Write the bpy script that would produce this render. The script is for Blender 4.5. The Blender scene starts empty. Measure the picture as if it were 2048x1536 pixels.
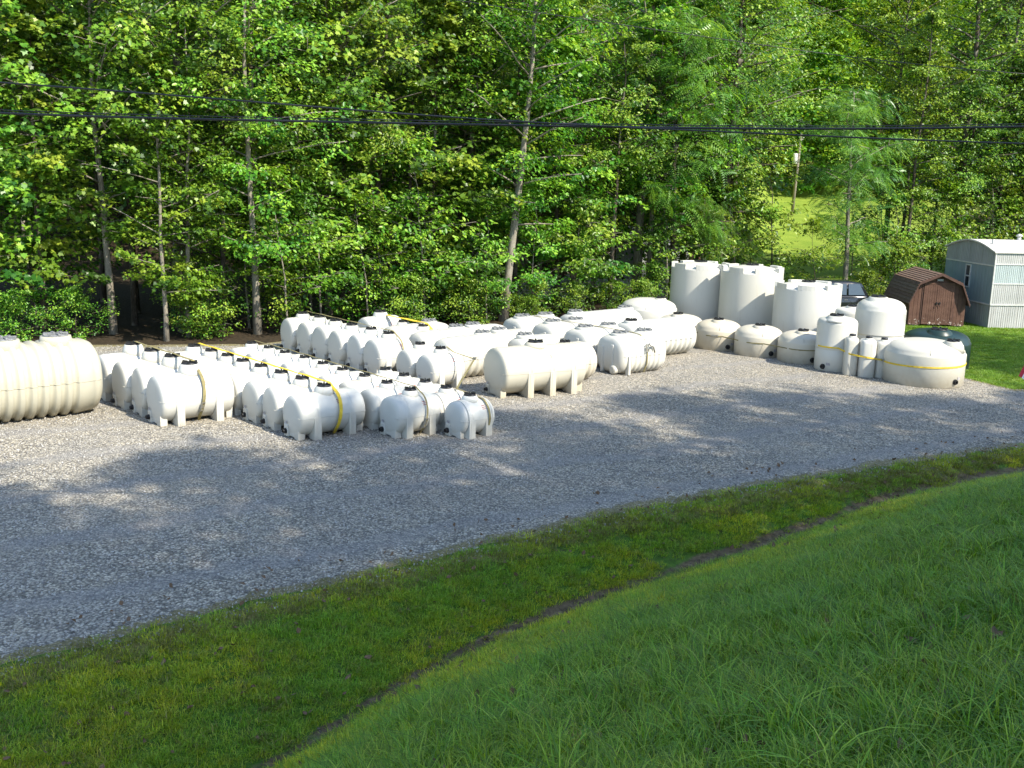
import bpy, math, random
import numpy as np
from mathutils import Vector, Matrix

random.seed(7)
rng = np.random.default_rng(11)
R = math.radians
scene = bpy.context.scene
COL = scene.collection

# ------------------------------------------------------------------ camera
cam_d = bpy.data.cameras.new('camera')
cam = bpy.data.objects.new('camera', cam_d)
COL.objects.link(cam)
cam_d.sensor_width = 36.0
cam_d.lens = 36.0
cam_d.clip_start = 0.1
cam_d.clip_end = 2000
pitch = math.atan(418 / 2048)
cam.matrix_world = (Matrix.Translation((0, 0, 6.1)) @ Matrix.Rotation(R(90) - pitch, 4, 'X')
                    @ Matrix.Rotation(R(1.5), 4, 'Z'))
scene.camera = cam

# ------------------------------------------------------------------ light
SUN_AZ = R(52)     # to the right of straight behind the camera
SUN_EL = R(43)
to_sun = Vector((math.sin(SUN_AZ) * math.cos(SUN_EL), -math.cos(SUN_AZ) * math.cos(SUN_EL), math.sin(SUN_EL)))
world = bpy.data.worlds.new('World')
scene.world = world
world.use_nodes = True
wn = world.node_tree
bg = wn.nodes['Background']
sky = wn.nodes.new('ShaderNodeTexSky')
sky.sky_type = 'NISHITA'
sky.sun_disc = False
sky.sun_elevation = SUN_EL
sky.sun_rotation = math.atan2(to_sun.x, to_sun.y)
sky.air_density = 1.0
sky.dust_density = 0.6
wn.links.new(sky.outputs[0], bg.inputs[0])
bg.inputs[1].default_value = 0.138
sun_d = bpy.data.lights.new('sun', 'SUN')
sun_d.energy = 3.5
sun_d.angle = R(0.53)
sun_d.color = (1.0, 0.93, 0.80)
sun = bpy.data.objects.new('sun', sun_d)
COL.objects.link(sun)
sun.rotation_euler = to_sun.to_track_quat('Z', 'Y').to_euler()
sun.location = (20, -20, 40)
vs = scene.view_settings
vs.view_transform = 'Standard'
vs.look = 'None'
vs.exposure = 1.45
vs.gamma = 1.0
vs.use_curve_mapping = False
scene.cycles.max_bounces = 6
scene.cycles.diffuse_bounces = 2
scene.cycles.glossy_bounces = 2
scene.cycles.transmission_bounces = 4
scene.cycles.transparent_max_bounces = 6
scene.cycles.caustics_reflective = False
scene.cycles.caustics_refractive = False


# ------------------------------------------------------------------ object helpers
def tag(o, label=None, cat=None, group=None, kind=None):
    if label: o['label'] = label
    if cat: o['category'] = cat
    if group: o['group'] = group
    if kind: o['kind'] = kind
    return o


def empty(name, loc=(0, 0, 0), rz=0.0, label=None, cat=None, group=None):
    o = bpy.data.objects.new(name, None)
    o.empty_display_size = 0.2
    COL.objects.link(o)
    o.location = loc
    o.rotation_euler = (0, 0, rz)
    return tag(o, label, cat, group)


def children(o):
    return [c for c in bpy.data.objects if c.parent == o]


def copy_thing(root, loc, rz, label=None, group=None, scale=None):
    r = root.copy(); COL.objects.link(r)
    r.location = loc; r.rotation_euler = (0, 0, rz)
    if scale: r.scale = scale
    if label: r['label'] = label
    if group: r['group'] = group
    for ch in KIDS[root.name]:
        c = ch.copy(); COL.objects.link(c); c.parent = r
        for g in KIDS.get(ch.name, []):
            d = g.copy(); COL.objects.link(d); d.parent = c
    return r


KIDS = {}


class MB:
    """collects vertices and faces of one mesh"""
    def __init__(self):
        self.v = []; self.f = []; self.s = []

    def add(self, vs_, fs_, smooth=False):
        o = len(self.v)
        self.v += [tuple(p) for p in vs_]
        self.f += [tuple(i + o for i in q) for q in fs_]
        self.s += [smooth] * len(fs_)

    def box(self, x0, x1, y0, y1, z0, z1, M=None):
        p = [(x, y, z) for z in (z0, z1) for y in (y0, y1) for x in (x0, x1)]
        if M is not None: p = [tuple(M @ Vector(q)) for q in p]
        self.add(p, [(0, 2, 3, 1), (4, 5, 7, 6), (0, 1, 5, 4), (2, 6, 7, 3), (0, 4, 6, 2), (1, 3, 7, 5)])

    def prism_x(self, poly, x0, x1):
        """poly in (y,z), counter-clockwise, extruded along x"""
        n = len(poly)
        p = [(x0, y, z) for y, z in poly] + [(x1, y, z) for y, z in poly]
        f = [tuple(range(n))[::-1], tuple(range(n, 2 * n))]
        f += [(i, (i + 1) % n, n + (i + 1) % n, n + i) for i in range(n)]
        self.add(p, f)

    def prism_z(self, poly, z0, z1):
        n = len(poly)
        p = [(x, y, z0) for x, y in poly] + [(x, y, z1) for x, y in poly]
        f = [tuple(range(n))[::-1], tuple(range(n, 2 * n))]
        f += [(i, (i + 1) % n, n + (i + 1) % n, n + i) for i in range(n)]
        self.add(p, f)

    def rings(self, rings, smooth=True, cap0=True, cap1=True, closed=True):
        n = len(rings[0]); p = [q for r in rings for q in r]; f = []
        for k in range(len(rings) - 1):
            for i in range(n if closed else n - 1):
                a = k * n + i; b = k * n + (i + 1) % n
                f.append((a, b, b + n, a + n))
        if cap0: f.append(tuple(range(n))[::-1])
        if cap1: f.append(tuple(range((len(rings) - 1) * n, len(rings) * n)))
        self.add(p, f, smooth)

    def lathe(self, prof, n=32, cx=0, cy=0, smooth=True, a0=0.0):
        """prof [(r,z)] about the z axis"""
        self.rings([[(cx + r * math.cos(a0 + 2 * math.pi * i / n), cy + r * math.sin(a0 + 2 * math.pi * i / n), z)
                     for i in range(n)] for r, z in prof], smooth)

    def tube(self, pts, rad, n=6, smooth=True):
        pts = [Vector(p) for p in pts]
        if not hasattr(rad, '__len__'): rad = [rad] * len(pts)
        rr = []
        for k, p in enumerate(pts):
            t = (pts[min(k + 1, len(pts) - 1)] - pts[max(k - 1, 0)]).normalized()
            u = t.cross(Vector((0, 0, 1)) if abs(t.z) < 0.9 else Vector((1, 0, 0))).normalized()
            w = t.cross(u)
            rr.append([tuple(p + rad[k] * (math.cos(2 * math.pi * i / n) * u + math.sin(2 * math.pi * i / n) * w))
                       for i in range(n)])
        self.rings(rr, smooth)

    def build(self, name, m, parent=None, bevel=0.0, sharp=35):
        me = bpy.data.meshes.new(name)
        me.from_pydata(self.v, [], self.f)
        me.polygons.foreach_set('use_smooth', self.s)
        me.materials.append(m)
        me.update()
        o = bpy.data.objects.new(name, me)
        COL.objects.link(o)
        if parent is not None:
            o.parent = parent
            KIDS.setdefault(parent.name, []).append(o)
        if bevel:
            b = o.modifiers.new('bevel', 'BEVEL'); b.width = bevel; b.segments = 2; b.limit_method = 'ANGLE'
            b.angle_limit = R(40)
        return o


def np_mesh(name, V, F, m, attrs=None, smooth=False, k=None):
    """V (n,3), F (m,k) int"""
    me = bpy.data.meshes.new(name)
    V = np.asarray(V, np.float32); F = np.asarray(F, np.int32)
    me.vertices.add(len(V)); me.vertices.foreach_set('co', V.ravel())
    me.loops.add(F.size); me.loops.foreach_set('vertex_index', F.ravel())
    me.polygons.add(len(F))
    me.polygons.foreach_set('loop_start', np.arange(len(F), dtype=np.int32) * F.shape[1])
    me.polygons.foreach_set('loop_total', np.full(len(F), F.shape[1], np.int32))
    if smooth: me.polygons.foreach_set('use_smooth', np.ones(len(F), bool))
    if m: me.materials.append(m)
    for nm, (dom, arr) in (attrs or {}).items():
        a = me.attributes.new(nm, 'FLOAT', dom)
        a.data.foreach_set('value', np.asarray(arr, np.float32))
    me.update(calc_edges=True)
    me.validate()
    return me


def link_mesh(name, me, parent=None):
    o = bpy.data.objects.new(name, me); COL.objects.link(o)
    if parent is not None:
        o.parent = parent; KIDS.setdefault(parent.name, []).append(o)
    return o


# ------------------------------------------------------------------ materials
class NT:
    def __init__(self, name):
        self.m = bpy.data.materials.new(name); self.m.use_nodes = True
        self.t = self.m.node_tree; self.n = self.t.nodes; self.b = self.n['Principled BSDF']
        self.out = self.n['Material Output']

    def node(self, typ, **kw):
        x = self.n.new(typ)
        for k, v in kw.items(): setattr(x, k, v)
        return x

    def link(self, a, b): self.t.links.new(a, b)

    def coord(self, which='Object'):
        return self.node('ShaderNodeTexCoord').outputs[which]

    def noise(self, scale, detail=3, rough=0.55, vec=None, out='Fac', dist=0.0):
        x = self.node('ShaderNodeTexNoise')
        x.inputs['Scale'].default_value = scale; x.inputs['Detail'].default_value = detail
        x.inputs['Roughness'].default_value = rough; x.inputs['Distortion'].default_value = dist
        self.link(vec if vec is not None else self.coord(), x.inputs['Vector'])
        return x.outputs[out]

    def ramp(self, fac, stops, interp='LINEAR'):
        x = self.node('ShaderNodeValToRGB'); x.color_ramp.interpolation = interp
        e = x.color_ramp.elements
        while len(e) < len(stops): e.new(0.5)
        for i, (p, c) in enumerate(stops):
            e[i].position = p
            e[i].color = (c, c, c, 1) if not hasattr(c, '__len__') else (*c, 1)
        self.link(fac, x.inputs[0]); return x.outputs[0]

    def mix(self, fac, a, b, mode='MIX'):
        x = self.node('ShaderNodeMix', data_type='RGBA', blend_type=mode)
        for s, v in ((x.inputs[0], fac), (x.inputs[6], a), (x.inputs[7], b)):
            if hasattr(v, 'links'): self.link(v, s)
            elif hasattr(v, '__len__'): s.default_value = (*v, 1)
            else: s.default_value = v
        return x.outputs[2]

    def math(self, op, a, b=0.0, clamp=False):
        x = self.node('ShaderNodeMath', operation=op); x.use_clamp = clamp
        for s, v in ((x.inputs[0], a), (x.inputs[1], b)):
            if hasattr(v, 'links'): self.link(v, s)
            else: s.default_value = v
        return x.outputs[0]

    def attr(self, name):
        x = self.node('ShaderNodeAttribute'); x.attribute_name = name
        return x.outputs['Fac']

    def bump(self, h, strength=0.3, dist=0.02):
        x = self.node('ShaderNodeBump'); x.inputs['Strength'].default_value = strength
        x.inputs['Distance'].default_value = dist
        self.link(h, x.inputs['Height']); self.link(x.outputs[0], self.b.inputs['Normal'])
        return x.outputs[0]

    def set(self, color=None, rough=None, metal=None, spec=None):
        if color is not None:
            if hasattr(color, 'links'): self.link(color, self.b.inputs['Base Color'])
            else: self.b.inputs['Base Color'].default_value = (*color, 1)
        if rough is not None:
            if hasattr(rough, 'links'): self.link(rough, self.b.inputs['Roughness'])
            else: self.b.inputs['Roughness'].default_value = rough
        if metal is not None: self.b.inputs['Metallic'].default_value = metal
        if spec is not None: self.b.inputs['Specular IOR Level'].default_value = spec
        return self.m


def plain(name, c, rough=0.6, metal=0.0, var=0.12, scale=8.0, spec=0.5):
    t = NT(name)
    n = t.noise(scale, 4)
    lo = tuple(max(0, x * (1 - var)) for x in c); hi = tuple(min(1, x * (1 + var)) for x in c)
    return t.set(t.ramp(n, [(0.3, lo), (0.7, hi)]), rough, metal, spec)


def poly_material(name, white, cream, stain=(0.42, 0.33, 0.2), amount=0.5, transl=0.10):
    """rotomoulded polyethylene, a little translucent, splashed with dirt near the base"""
    t = NT(name)
    oi = t.node('ShaderNodeObjectInfo')
    co = t.coord()
    base = t.mix(t.math('MULTIPLY', oi.outputs['Random'], 1.0), white, cream)
    blot = t.ramp(t.noise(1.6, 4, 0.6, co), [(0.42, 0.0), (0.72, 1.0)])
    base = t.mix(t.math('MULTIPLY', blot, 0.35), base, cream)
    sx = t.node('ShaderNodeSeparateXYZ'); t.link(co, sx.inputs[0])
    low = t.ramp(sx.outputs[2], [(0.0, 1.0), (0.16, 0.55), (0.55, 0.0)])
    mask = t.math('MULTIPLY', low, t.ramp(t.noise(5.0, 5, 0.65, co), [(0.3, 0.15), (0.65, 1.0)]))
    base = t.mix(t.math('MULTIPLY', mask, amount), base, stain)
    vm = t.node('ShaderNodeMapping'); vm.inputs['Scale'].default_value = (9, 9, 0.8); t.link(co, vm.inputs[0])
    streak = t.ramp(t.noise(1.0, 4, 0.7, vm.outputs[0]), [(0.62, 0.0), (0.8, 1.0)])
    base = t.mix(t.math('MULTIPLY', streak, 0.36), base, stain)
    t.set(base, 0.38, 0, 0.4)
    t.bump(t.noise(14, 3, 0.5, co), 0.05, 0.02)
    tr = t.node('ShaderNodeBsdfTranslucent'); t.link(base, tr.inputs[0])
    mx = t.node('ShaderNodeMixShader'); mx.inputs[0].default_value = transl
    t.link(t.b.outputs[0], mx.inputs[1]); t.link(tr.outputs[0], mx.inputs[2])
    t.link(mx.outputs[0], t.out.inputs[0])
    return t.m


M = {}
M['poly'] = poly_material('white_polyethylene', (0.60, 0.595, 0.545), (0.585, 0.565, 0.49), (0.36, 0.28, 0.17), amount=0.4)
M['poly_cream'] = poly_material('cream_polyethylene', (0.56, 0.54, 0.465), (0.54, 0.505, 0.40), (0.34, 0.26, 0.15), amount=0.6)
M['poly_old'] = poly_material('old_cream_polyethylene', (0.45, 0.43, 0.345), (0.43, 0.40, 0.29), (0.30, 0.23, 0.12), amount=0.6, transl=0.05)
M['poly_dirty'] = poly_material('dusty_polyethylene', (0.58, 0.545, 0.455), (0.56, 0.50, 0.38), (0.33, 0.24, 0.13), amount=0.6)
M['poly_green'] = poly_material('dark_green_polyethylene', (0.010, 0.026, 0.024), (0.014, 0.034, 0.03), (0.08, 0.07, 0.05), 0.3, 0.0)
M['black'] = plain('black_plastic', (0.012, 0.012, 0.013), 0.45)
M['grey_lid'] = plain('grey_plastic', (0.17, 0.175, 0.175), 0.6, var=0.5, scale=30)
M['strap_y'] = plain('yellow_webbing', (0.62, 0.44, 0.03), 0.8, var=0.25, scale=6)
M['strap_o'] = plain('faded_olive_webbing', (0.20, 0.17, 0.07), 0.85, var=0.3, scale=6)
M['steel'] = plain('zinc_steel', (0.35, 0.34, 0.30), 0.4, 0.8)
M['paper'] = plain('label_paper', (0.35, 0.33, 0.33), 0.7, var=0.6, scale=60)
M['redprint'] = plain('red_print', (0.35, 0.05, 0.05), 0.7, var=0.5, scale=60)
M['cable'] = plain('black_cable', (0.012, 0.012, 0.014), 0.5)


def gravel_material():
    t = NT('crushed_stone')
    co = t.coord()
    v = t.node('ShaderNodeTexVoronoi'); v.inputs['Scale'].default_value = 23.0
    v.inputs['Randomness'].default_value = 1.0
    t.link(co, v.inputs['Vector'])
    v2 = t.node('ShaderNodeTexVoronoi'); v2.inputs['Scale'].default_value = 41.0
    t.link(co, v2.inputs['Vector'])
    sep = t.node('ShaderNodeSeparateColor'); t.link(v.outputs['Color'], sep.inputs[0])
    stone = t.ramp(sep.outputs[0], [(0.0, (0.13, 0.127, 0.122)), (0.25, (0.25, 0.243, 0.23)),
                                    (0.55, (0.36, 0.35, 0.325)), (0.85, (0.49, 0.475, 0.435)), (1.0, (0.62, 0.60, 0.56))])
    sep2 = t.node('ShaderNodeSeparateColor'); t.link(v2.outputs['Color'], sep2.inputs[0])
    fine = t.ramp(sep2.outputs[1], [(0.0, (0.20, 0.195, 0.19)), (1.0, (0.46, 0.45, 0.43))])
    packed = t.ramp(t.noise(0.35, 4, 0.6, co), [(0.40, 0.0), (0.62, 1.0)])
    c = t.mix(t.math('MULTIPLY', packed, 0.55), stone, fine)
    gap_shade = t.ramp(v.outputs['Distance'], [(0.0, 1.0), (0.38, 1.0), (0.62, 0.45)])  # occlusion shade between the stones, painted into the colour
    c = t.mix(1.0, c, gap_shade, 'MULTIPLY')
    big = t.ramp(t.noise(0.8, 3, 0.5, co), [(0.3, (0.93, 0.93, 0.95)), (0.7, (1.05, 1.02, 0.98))])
    c = t.mix(1.0, c, big, 'MULTIPLY')
    c = t.mix(1.0, c, (1.23, 1.17, 1.02), 'MULTIPLY')
    # wheel-packed lanes of finer, greyer stone along the drive
    geo = t.node('ShaderNodeSeparateXYZ'); t.link(co, geo.inputs[0])
    lane = t.math('SUBTRACT', geo.outputs[1], t.math('MULTIPLY', geo.outputs[0], 0.62))
    lane = t.math('ADD', lane, t.math('MULTIPLY', t.noise(0.25, 3, 0.5, co), 2.0))
    tr_ = t.math('SINE', t.math('MULTIPLY', lane, 2.1))
    tr_ = t.ramp(tr_, [(0.55, 0.0), (0.95, 1.0)])
    c = t.mix(t.math('MULTIPLY', tr_, 0.45), c, t.mix(1.0, fine, (0.80, 0.80, 0.80), 'MULTIPLY'))
    mott = t.ramp(t.noise(2.6, 5, 0.7, co), [(0.35, (0.84, 0.84, 0.85)), (0.65, (1.06, 1.05, 1.02))])
    c = t.mix(1.0, c, mott, 'MULTIPLY')
    dirt = t.ramp(t.noise(1.3, 5, 0.6, co), [(0.55, 0.0), (0.75, 1.0)])
    c = t.mix(t.math('MULTIPLY', dirt, 0.25), c, (0.27, 0.23, 0.17))
    # the rim of the lot is trodden into brown soil
    e = t.attr('rim')
    n = t.noise(4.5, 5, 0.7, co)
    em = t.ramp(t.math('ADD', t.math('MULTIPLY', n, 0.9), e), [(0.95, 0.0), (1.25, 1.0)])
    c = t.mix(em, c, t.ramp(t.noise(25, 3, 0.6, co), [(0.35, (0.12, 0.11, 0.045)), (0.58, (0.24, 0.20, 0.10)), (0.68, (0.40, 0.36, 0.27))]))
    t.set(c, 0.75, 0, 0.35)
    h = t.math('SUBTRACT', t.math('MULTIPLY', sep.outputs[1], 0.6), v.outputs['Distance'])
    t.bump(h, 0.9, 0.035)
    return t.m


def ground_material():
    t = NT('turf_and_soil')
    co = t.coord()
    g = t.ramp(t.noise(9, 6, 0.7, co), [(0.25, (0.02, 0.05, 0.008)), (0.5, (0.06, 0.14, 0.014)), (0.75, (0.14, 0.23, 0.03))])
    yel = t.ramp(t.noise(0.9, 4, 0.6, co), [(0.52, 0.0), (0.7, 1.0)])
    g = t.mix(t.math('MULTIPLY', yel, 0.45), g, (0.11, 0.13, 0.02))
    soil = t.ramp(t.noise(14, 5, 0.7, co), [(0.3, (0.02, 0.015, 0.009)), (0.7, (0.09, 0.065, 0.04))])
    bare = t.ramp(t.noise(3.2, 5, 0.65, co), [(0.60, 0.0), (0.68, 1.0)])
    g = t.mix(t.math('MULTIPLY', bare, 0.8), g, soil)
    litter = t.ramp(t.noise(6, 5, 0.7, co), [(0.3, (0.012, 0.010, 0.006)), (0.7, (0.06, 0.042, 0.024))])
    g = t.mix(t.attr('wood'), g, litter)
    mud = t.ramp(t.noise(7, 6, 0.7, co), [(0.3, (0.035, 0.026, 0.014)), (0.55, (0.15, 0.11, 0.06)), (0.75, (0.30, 0.24, 0.15))])
    mm = t.ramp(t.math('ADD', t.attr('mud'), t.math('MULTIPLY', t.noise(5, 4, 0.6, co), 0.5)), [(0.62, 0.0), (0.85, 1.0)])
    g = t.mix(mm, g, mud)
    field = t.ramp(t.noise(0.6, 5, 0.6, co), [(0.3, (0.13, 0.20, 0.02)), (0.7, (0.21, 0.27, 0.035))])
    g = t.mix(t.attr('field'), g, field)
    dry = t.ramp(t.math('ADD', t.attr('dry'), t.math('MULTIPLY', t.noise(3.5, 4, 0.6, co), 0.6)), [(0.75, 0.0), (1.05, 1.0)])
    g = t.mix(t.math('MULTIPLY', dry, 0.85), g, t.ramp(t.noise(18, 4, 0.6, co), [(0.35, (0.11, 0.11, 0.025)), (0.65, (0.27, 0.22, 0.08))]))
    t.set(g, 0.9, 0, 0.2)
    t.bump(t.noise(30, 5, 0.7, co), 0.6, 0.04)
    return t.m


def leaf_material(name, dark, mid, light, transl=0.38, rough=0.40, hue=0.04, patch=None):
    t = NT(name)
    tone = t.attr('tone')
    c = t.ramp(tone, [(0.0, dark), (0.5, mid), (1.0, light)])
    if patch:
        geo = t.node('ShaderNodeNewGeometry')
        pt = t.ramp(t.noise(0.55, 4, 0.6, geo.outputs['Position']), [(0.40, 0.0), (0.62, 1.0)])
        c = t.mix(t.math('MULTIPLY', pt, 0.7), c, t.mix(1.0, c, patch, 'MULTIPLY'))
    oi = t.node('ShaderNodeObjectInfo')
    hs = t.node('ShaderNodeHueSaturation')
    h = t.math('ADD', t.math('MULTIPLY', oi.outputs['Random'], hue), 0.5 - hue * 0.2)
    t.link(h, hs.inputs['Hue'])
    t.link(t.math('ADD', t.math('MULTIPLY', oi.outputs['Random'], 0.4), 0.8), hs.inputs['Value'])
    t.link(c, hs.inputs['Color'])
    c = hs.outputs[0]
    t.set(c, rough, 0, 0.5)
    tr = t.node('ShaderNodeBsdfTranslucent')
    t.link(t.mix(1.0, c, (1.25, 1.15, 0.45), 'MULTIPLY'), tr.inputs[0])
    mx = t.node('ShaderNodeMixShader'); mx.inputs[0].default_value = transl
    t.link(t.b.outputs[0], mx.inputs[1]); t.link(tr.outputs[0], mx.inputs[2])
    t.link(mx.outputs[0], t.out.inputs[0])
    return t.m


def bark_material(name, a, b):
    t = NT(name)
    co = t.coord()
    mp = t.node('ShaderNodeMapping'); mp.inputs['Scale'].default_value = (6, 6, 1.2); t.link(co, mp.inputs[0])
    n = t.noise(3.0, 6, 0.7, mp.outputs[0])
    c = t.ramp(n, [(0.3, a), (0.7, b)])
    pat = t.ramp(t.noise(1.1, 4, 0.6, co), [(0.5, 0.0), (0.62, 1.0)])
    c = t.mix(t.math('MULTIPLY', pat, 0.5), c, (0.30, 0.29, 0.24))
    t.set(c, 0.9, 0, 0.2)
    t.bump(n, 0.6, 0.03)
    return t.m


M['gravel'] = gravel_material()
M['ground'] = ground_material()
M['leaf_maple'] = leaf_material('maple_leaf', (0.03, 0.085, 0.010), (0.14, 0.27, 0.02), (0.36, 0.47, 0.05))
M['leaf_oval'] = leaf_material('beech_leaf', (0.027, 0.075, 0.010), (0.13, 0.25, 0.022), (0.34, 0.44, 0.05))
M['leaf_pinnate'] = leaf_material('sumac_leaf', (0.04, 0.11, 0.02), (0.11, 0.24, 0.035), (0.24, 0.37, 0.06))
M['grass'] = leaf_material('grass_blade', (0.03, 0.075, 0.005), (0.17, 0.33, 0.016), (0.46, 0.58, 0.08), 0.34, 0.45, 0.03, (1.35, 1.12, 0.8))
M['turf'] = leaf_material('turf_blade', (0.11, 0.21, 0.014), (0.27, 0.44, 0.026), (0.48, 0.55, 0.06), 0.35, 0.5, 0.03, (2.1, 1.3, 0.7))
M['lawn'] = leaf_material('lawn_blade', (0.10, 0.19, 0.012), (0.20, 0.33, 0.02), (0.34, 0.44, 0.05), 0.35, 0.5, 0.03)
M['grass_dry'] = leaf_material('straw_blade', (0.12, 0.13, 0.02), (0.22, 0.20, 0.045), (0.38, 0.31, 0.10), 0.2, 0.6, 0.02)
M['bark_pale'] = bark_material('pale_bark', (0.10, 0.085, 0.065), (0.30, 0.27, 0.22))
M['bark_dark'] = bark_material('dark_bark', (0.03, 0.024, 0.018), (0.11, 0.09, 0.07))

# ------------------------------------------------------------------ ground
DX = np.array([-60, -14, -8, -5, -2.59, -1.06, -0.08, 1.49, 3.35, 4.98, 6.94, 8.5, 10.0, 12.1, 20, 60, 200.])
DY = np.array([-58, -3.5, 3.4, 7.0, 10.32, 12.58, 13.84, 15.29, 16.81, 18.18, 19.8, 20.85, 21.6, 22.45, 26.4, 46.4, 116.])
EX = np.array([-60, -20, -6.18, -4.2, -1.68, -0.13, 1.66, 3.72, 6.03, 8.6, 12.22, 20, 60, 200.])
EY = np.array([-30, 0.8, 11.56, 13.12, 15.11, 16.33, 17.74, 19.09, 20.45, 21.9, 23.75, 27.9, 48, 118.])
BX = np.array([-60, -17, -9, -6.5, 0, 7, 12, 13.0, 14.4, 15.4, 20, 40, 70.])
BY = np.array([32, 34.2, 35.6, 38.5, 41.5, 46.5, 47.0, 38.0, 33.8, 31.0, 31.6, 36, 46.])


def wob(x, y, s, seed=0):
    a = seed * 1.7
    return (np.sin(x * s + 1.3 * np.sin(y * s * 0.7 + a) + a) + np.sin(y * s * 1.3 + 1.1 * np.sin(x * s * 0.9 + a * 2) + 2)
            + 0.6 * np.sin((x + y) * s * 2.1 + a) + 0.5 * np.sin((x - y) * s * 2.9 + 1 + a)) / 3.1


def sm(t):
    t = np.clip(t, 0, 1); return t * t * (3 - 2 * t)


def ditch_v(X, Y):
    return (Y - np.interp(X, DX, DY) - 0.10 * wob(X, Y * 0, 1.3, 3)) * 0.74


def height(X, Y):
    X = np.asarray(X, float); Y = np.asarray(Y, float)
    v = ditch_v(X, Y)
    w = np.maximum((np.interp(X, EX, EY) - np.interp(X, DX, DY)) * 0.74, 0.9)
    dp = 0.45 - 0.30 * sm((X - 5) / 7)
    z_in = -dp + dp * sm(v / w) ** 0.8
    u = np.maximum(-v - 0.18, 0)
    z_out = -dp + np.where(u < 0.5, 0.30 * u + 0.35 * u * u, 0.2375 + 0.475 * (u - 0.5))
    z_out = np.minimum(z_out, 4.55 + 0.03 * u)
    z = np.where(v >= 0, z_in, z_out)
    z = z + np.where(v < 0, 0.05 * wob(X, Y, 1.1, 1) * sm(-v / 3), 0)
    # far land
    ratio = X / np.maximum(Y, 1)
    open_ = sm((ratio - 0.20) / 0.04) * (1 - sm((ratio - 0.66) / 0.1))
    left = np.maximum(0, Y - 62) * 0.60
    field = np.maximum(0, Y - 62) * 0.088 + np.maximum(0, Y - 118) * 0.6
    far = np.minimum(left * (1 - open_) + field * open_, 75)
    lot = (X > np.interp(Y, [30, 200], [-200, -200]))
    z = z + np.where(Y > 60, far, 0)
    return z


def axis(parts):
    out = []
    for a, b, s in parts: out += list(np.arange(a, b, s))
    return np.array(out + [parts[-1][1]])


gx = axis([(-160, -40, 6), (-40, -14, 1.0), (-14, 22, 0.22), (22, 45, 0.8), (45, 200, 6)])
gy = axis([(-30, 0, 1.5), (0, 5, 0.5), (5, 36, 0.22), (36, 70, 1.2), (70, 300, 5)])
XX, YY = np.meshgrid(gx, gy, indexing='ij')
ZZ = height(XX, YY)
nx, ny = len(gx), len(gy)
idx = np.arange(nx * ny).reshape(nx, ny)
F = np.stack([idx[:-1, :-1], idx[1:, :-1], idx[1:, 1:], idx[:-1, 1:]], -1).reshape(-1, 4)
vv = ditch_v(XX, YY)
eY = np.interp(XX, EX, EY)
mud = np.exp(-((vv - 0.06) / (0.17 + 0.10 * sm((XX - 7) / 3))) ** 2) * (0.82 + 0.5 * wob(XX, YY, 1.3, 5))
dry = np.exp(-((YY - eY + 0.25) / 0.55) ** 2) * 0.75
bYv = np.interp(XX, BX, BY)
ratio = XX / np.maximum(YY, 1)
lawn = (XX > 12.5) & (YY < 52) & (YY > 28)
wood = np.where((YY > bYv - 1.0) & ~lawn, 1.0, 0.0)
fieldm = sm((ratio - 0.20) / 0.03) * (1 - sm((ratio - 0.40) / 0.04)) * np.where((YY > 54) & (YY < 122), 1, 0)
lawnm = np.where(lawn, 0.55, 0) 
wood = wood * (1 - fieldm)
me = np_mesh('ground', np.stack([XX, YY, ZZ], -1).reshape(-1, 3), F, M['ground'],
             {'mud': ('POINT', mud.ravel()), 'dry': ('POINT', dry.ravel()), 'wood': ('POINT', wood.ravel()),
              'field': ('POINT', np.maximum(fieldm, lawnm).ravel())}, smooth=True)
ground = tag(link_mesh('ground', me), kind='structure')

# gravel lot: a sheet just above the soil with a ragged rim
lx = axis([(-60, -14, 1.5), (-14, 16, 0.16), (16, 45, 0.8), (45, 70, 3)])
lt = np.concatenate([np.linspace(0, 0.08, 14)[:-1], np.linspace(0.08, 1, 60)])
LX, LT = np.meshgrid(lx, lt, indexing='ij')
e0 = np.interp(LX, EX, EY) + 0.16 * wob(LX, LX * 0, 2.1, 2) + 0.10 * wob(LX, LX * 0, 6.3, 4)
b0 = np.interp(LX, BX, BY) + 0.2 * wob(LX, LX * 0, 1.9, 6)
LY = e0 + (b0 - e0) * LT
LZ = height(LX, LY) + 0.012 + 0.012 * wob(LX, LY, 0.8, 8)
LZ = np.where(LT == 0, LZ - 0.03, LZ)
n1, n2 = LX.shape
idx = np.arange(n1 * n2).reshape(n1, n2)
F = np.stack([idx[:-1, :-1], idx[1:, :-1], idx[1:, 1:], idx[:-1, 1:]], -1).reshape(-1, 4)
dist = np.minimum(LY - e0, b0 - LY)
rim = np.clip(1 - dist / 0.9, 0, 1)
me = np_mesh('gravel_lot', np.stack([LX, LY, LZ], -1).reshape(-1, 3), F, M['gravel'], {'rim': ('POINT', rim.ravel())}, smooth=True)
tag(link_mesh('gravel_lot', me), kind='structure')


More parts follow.
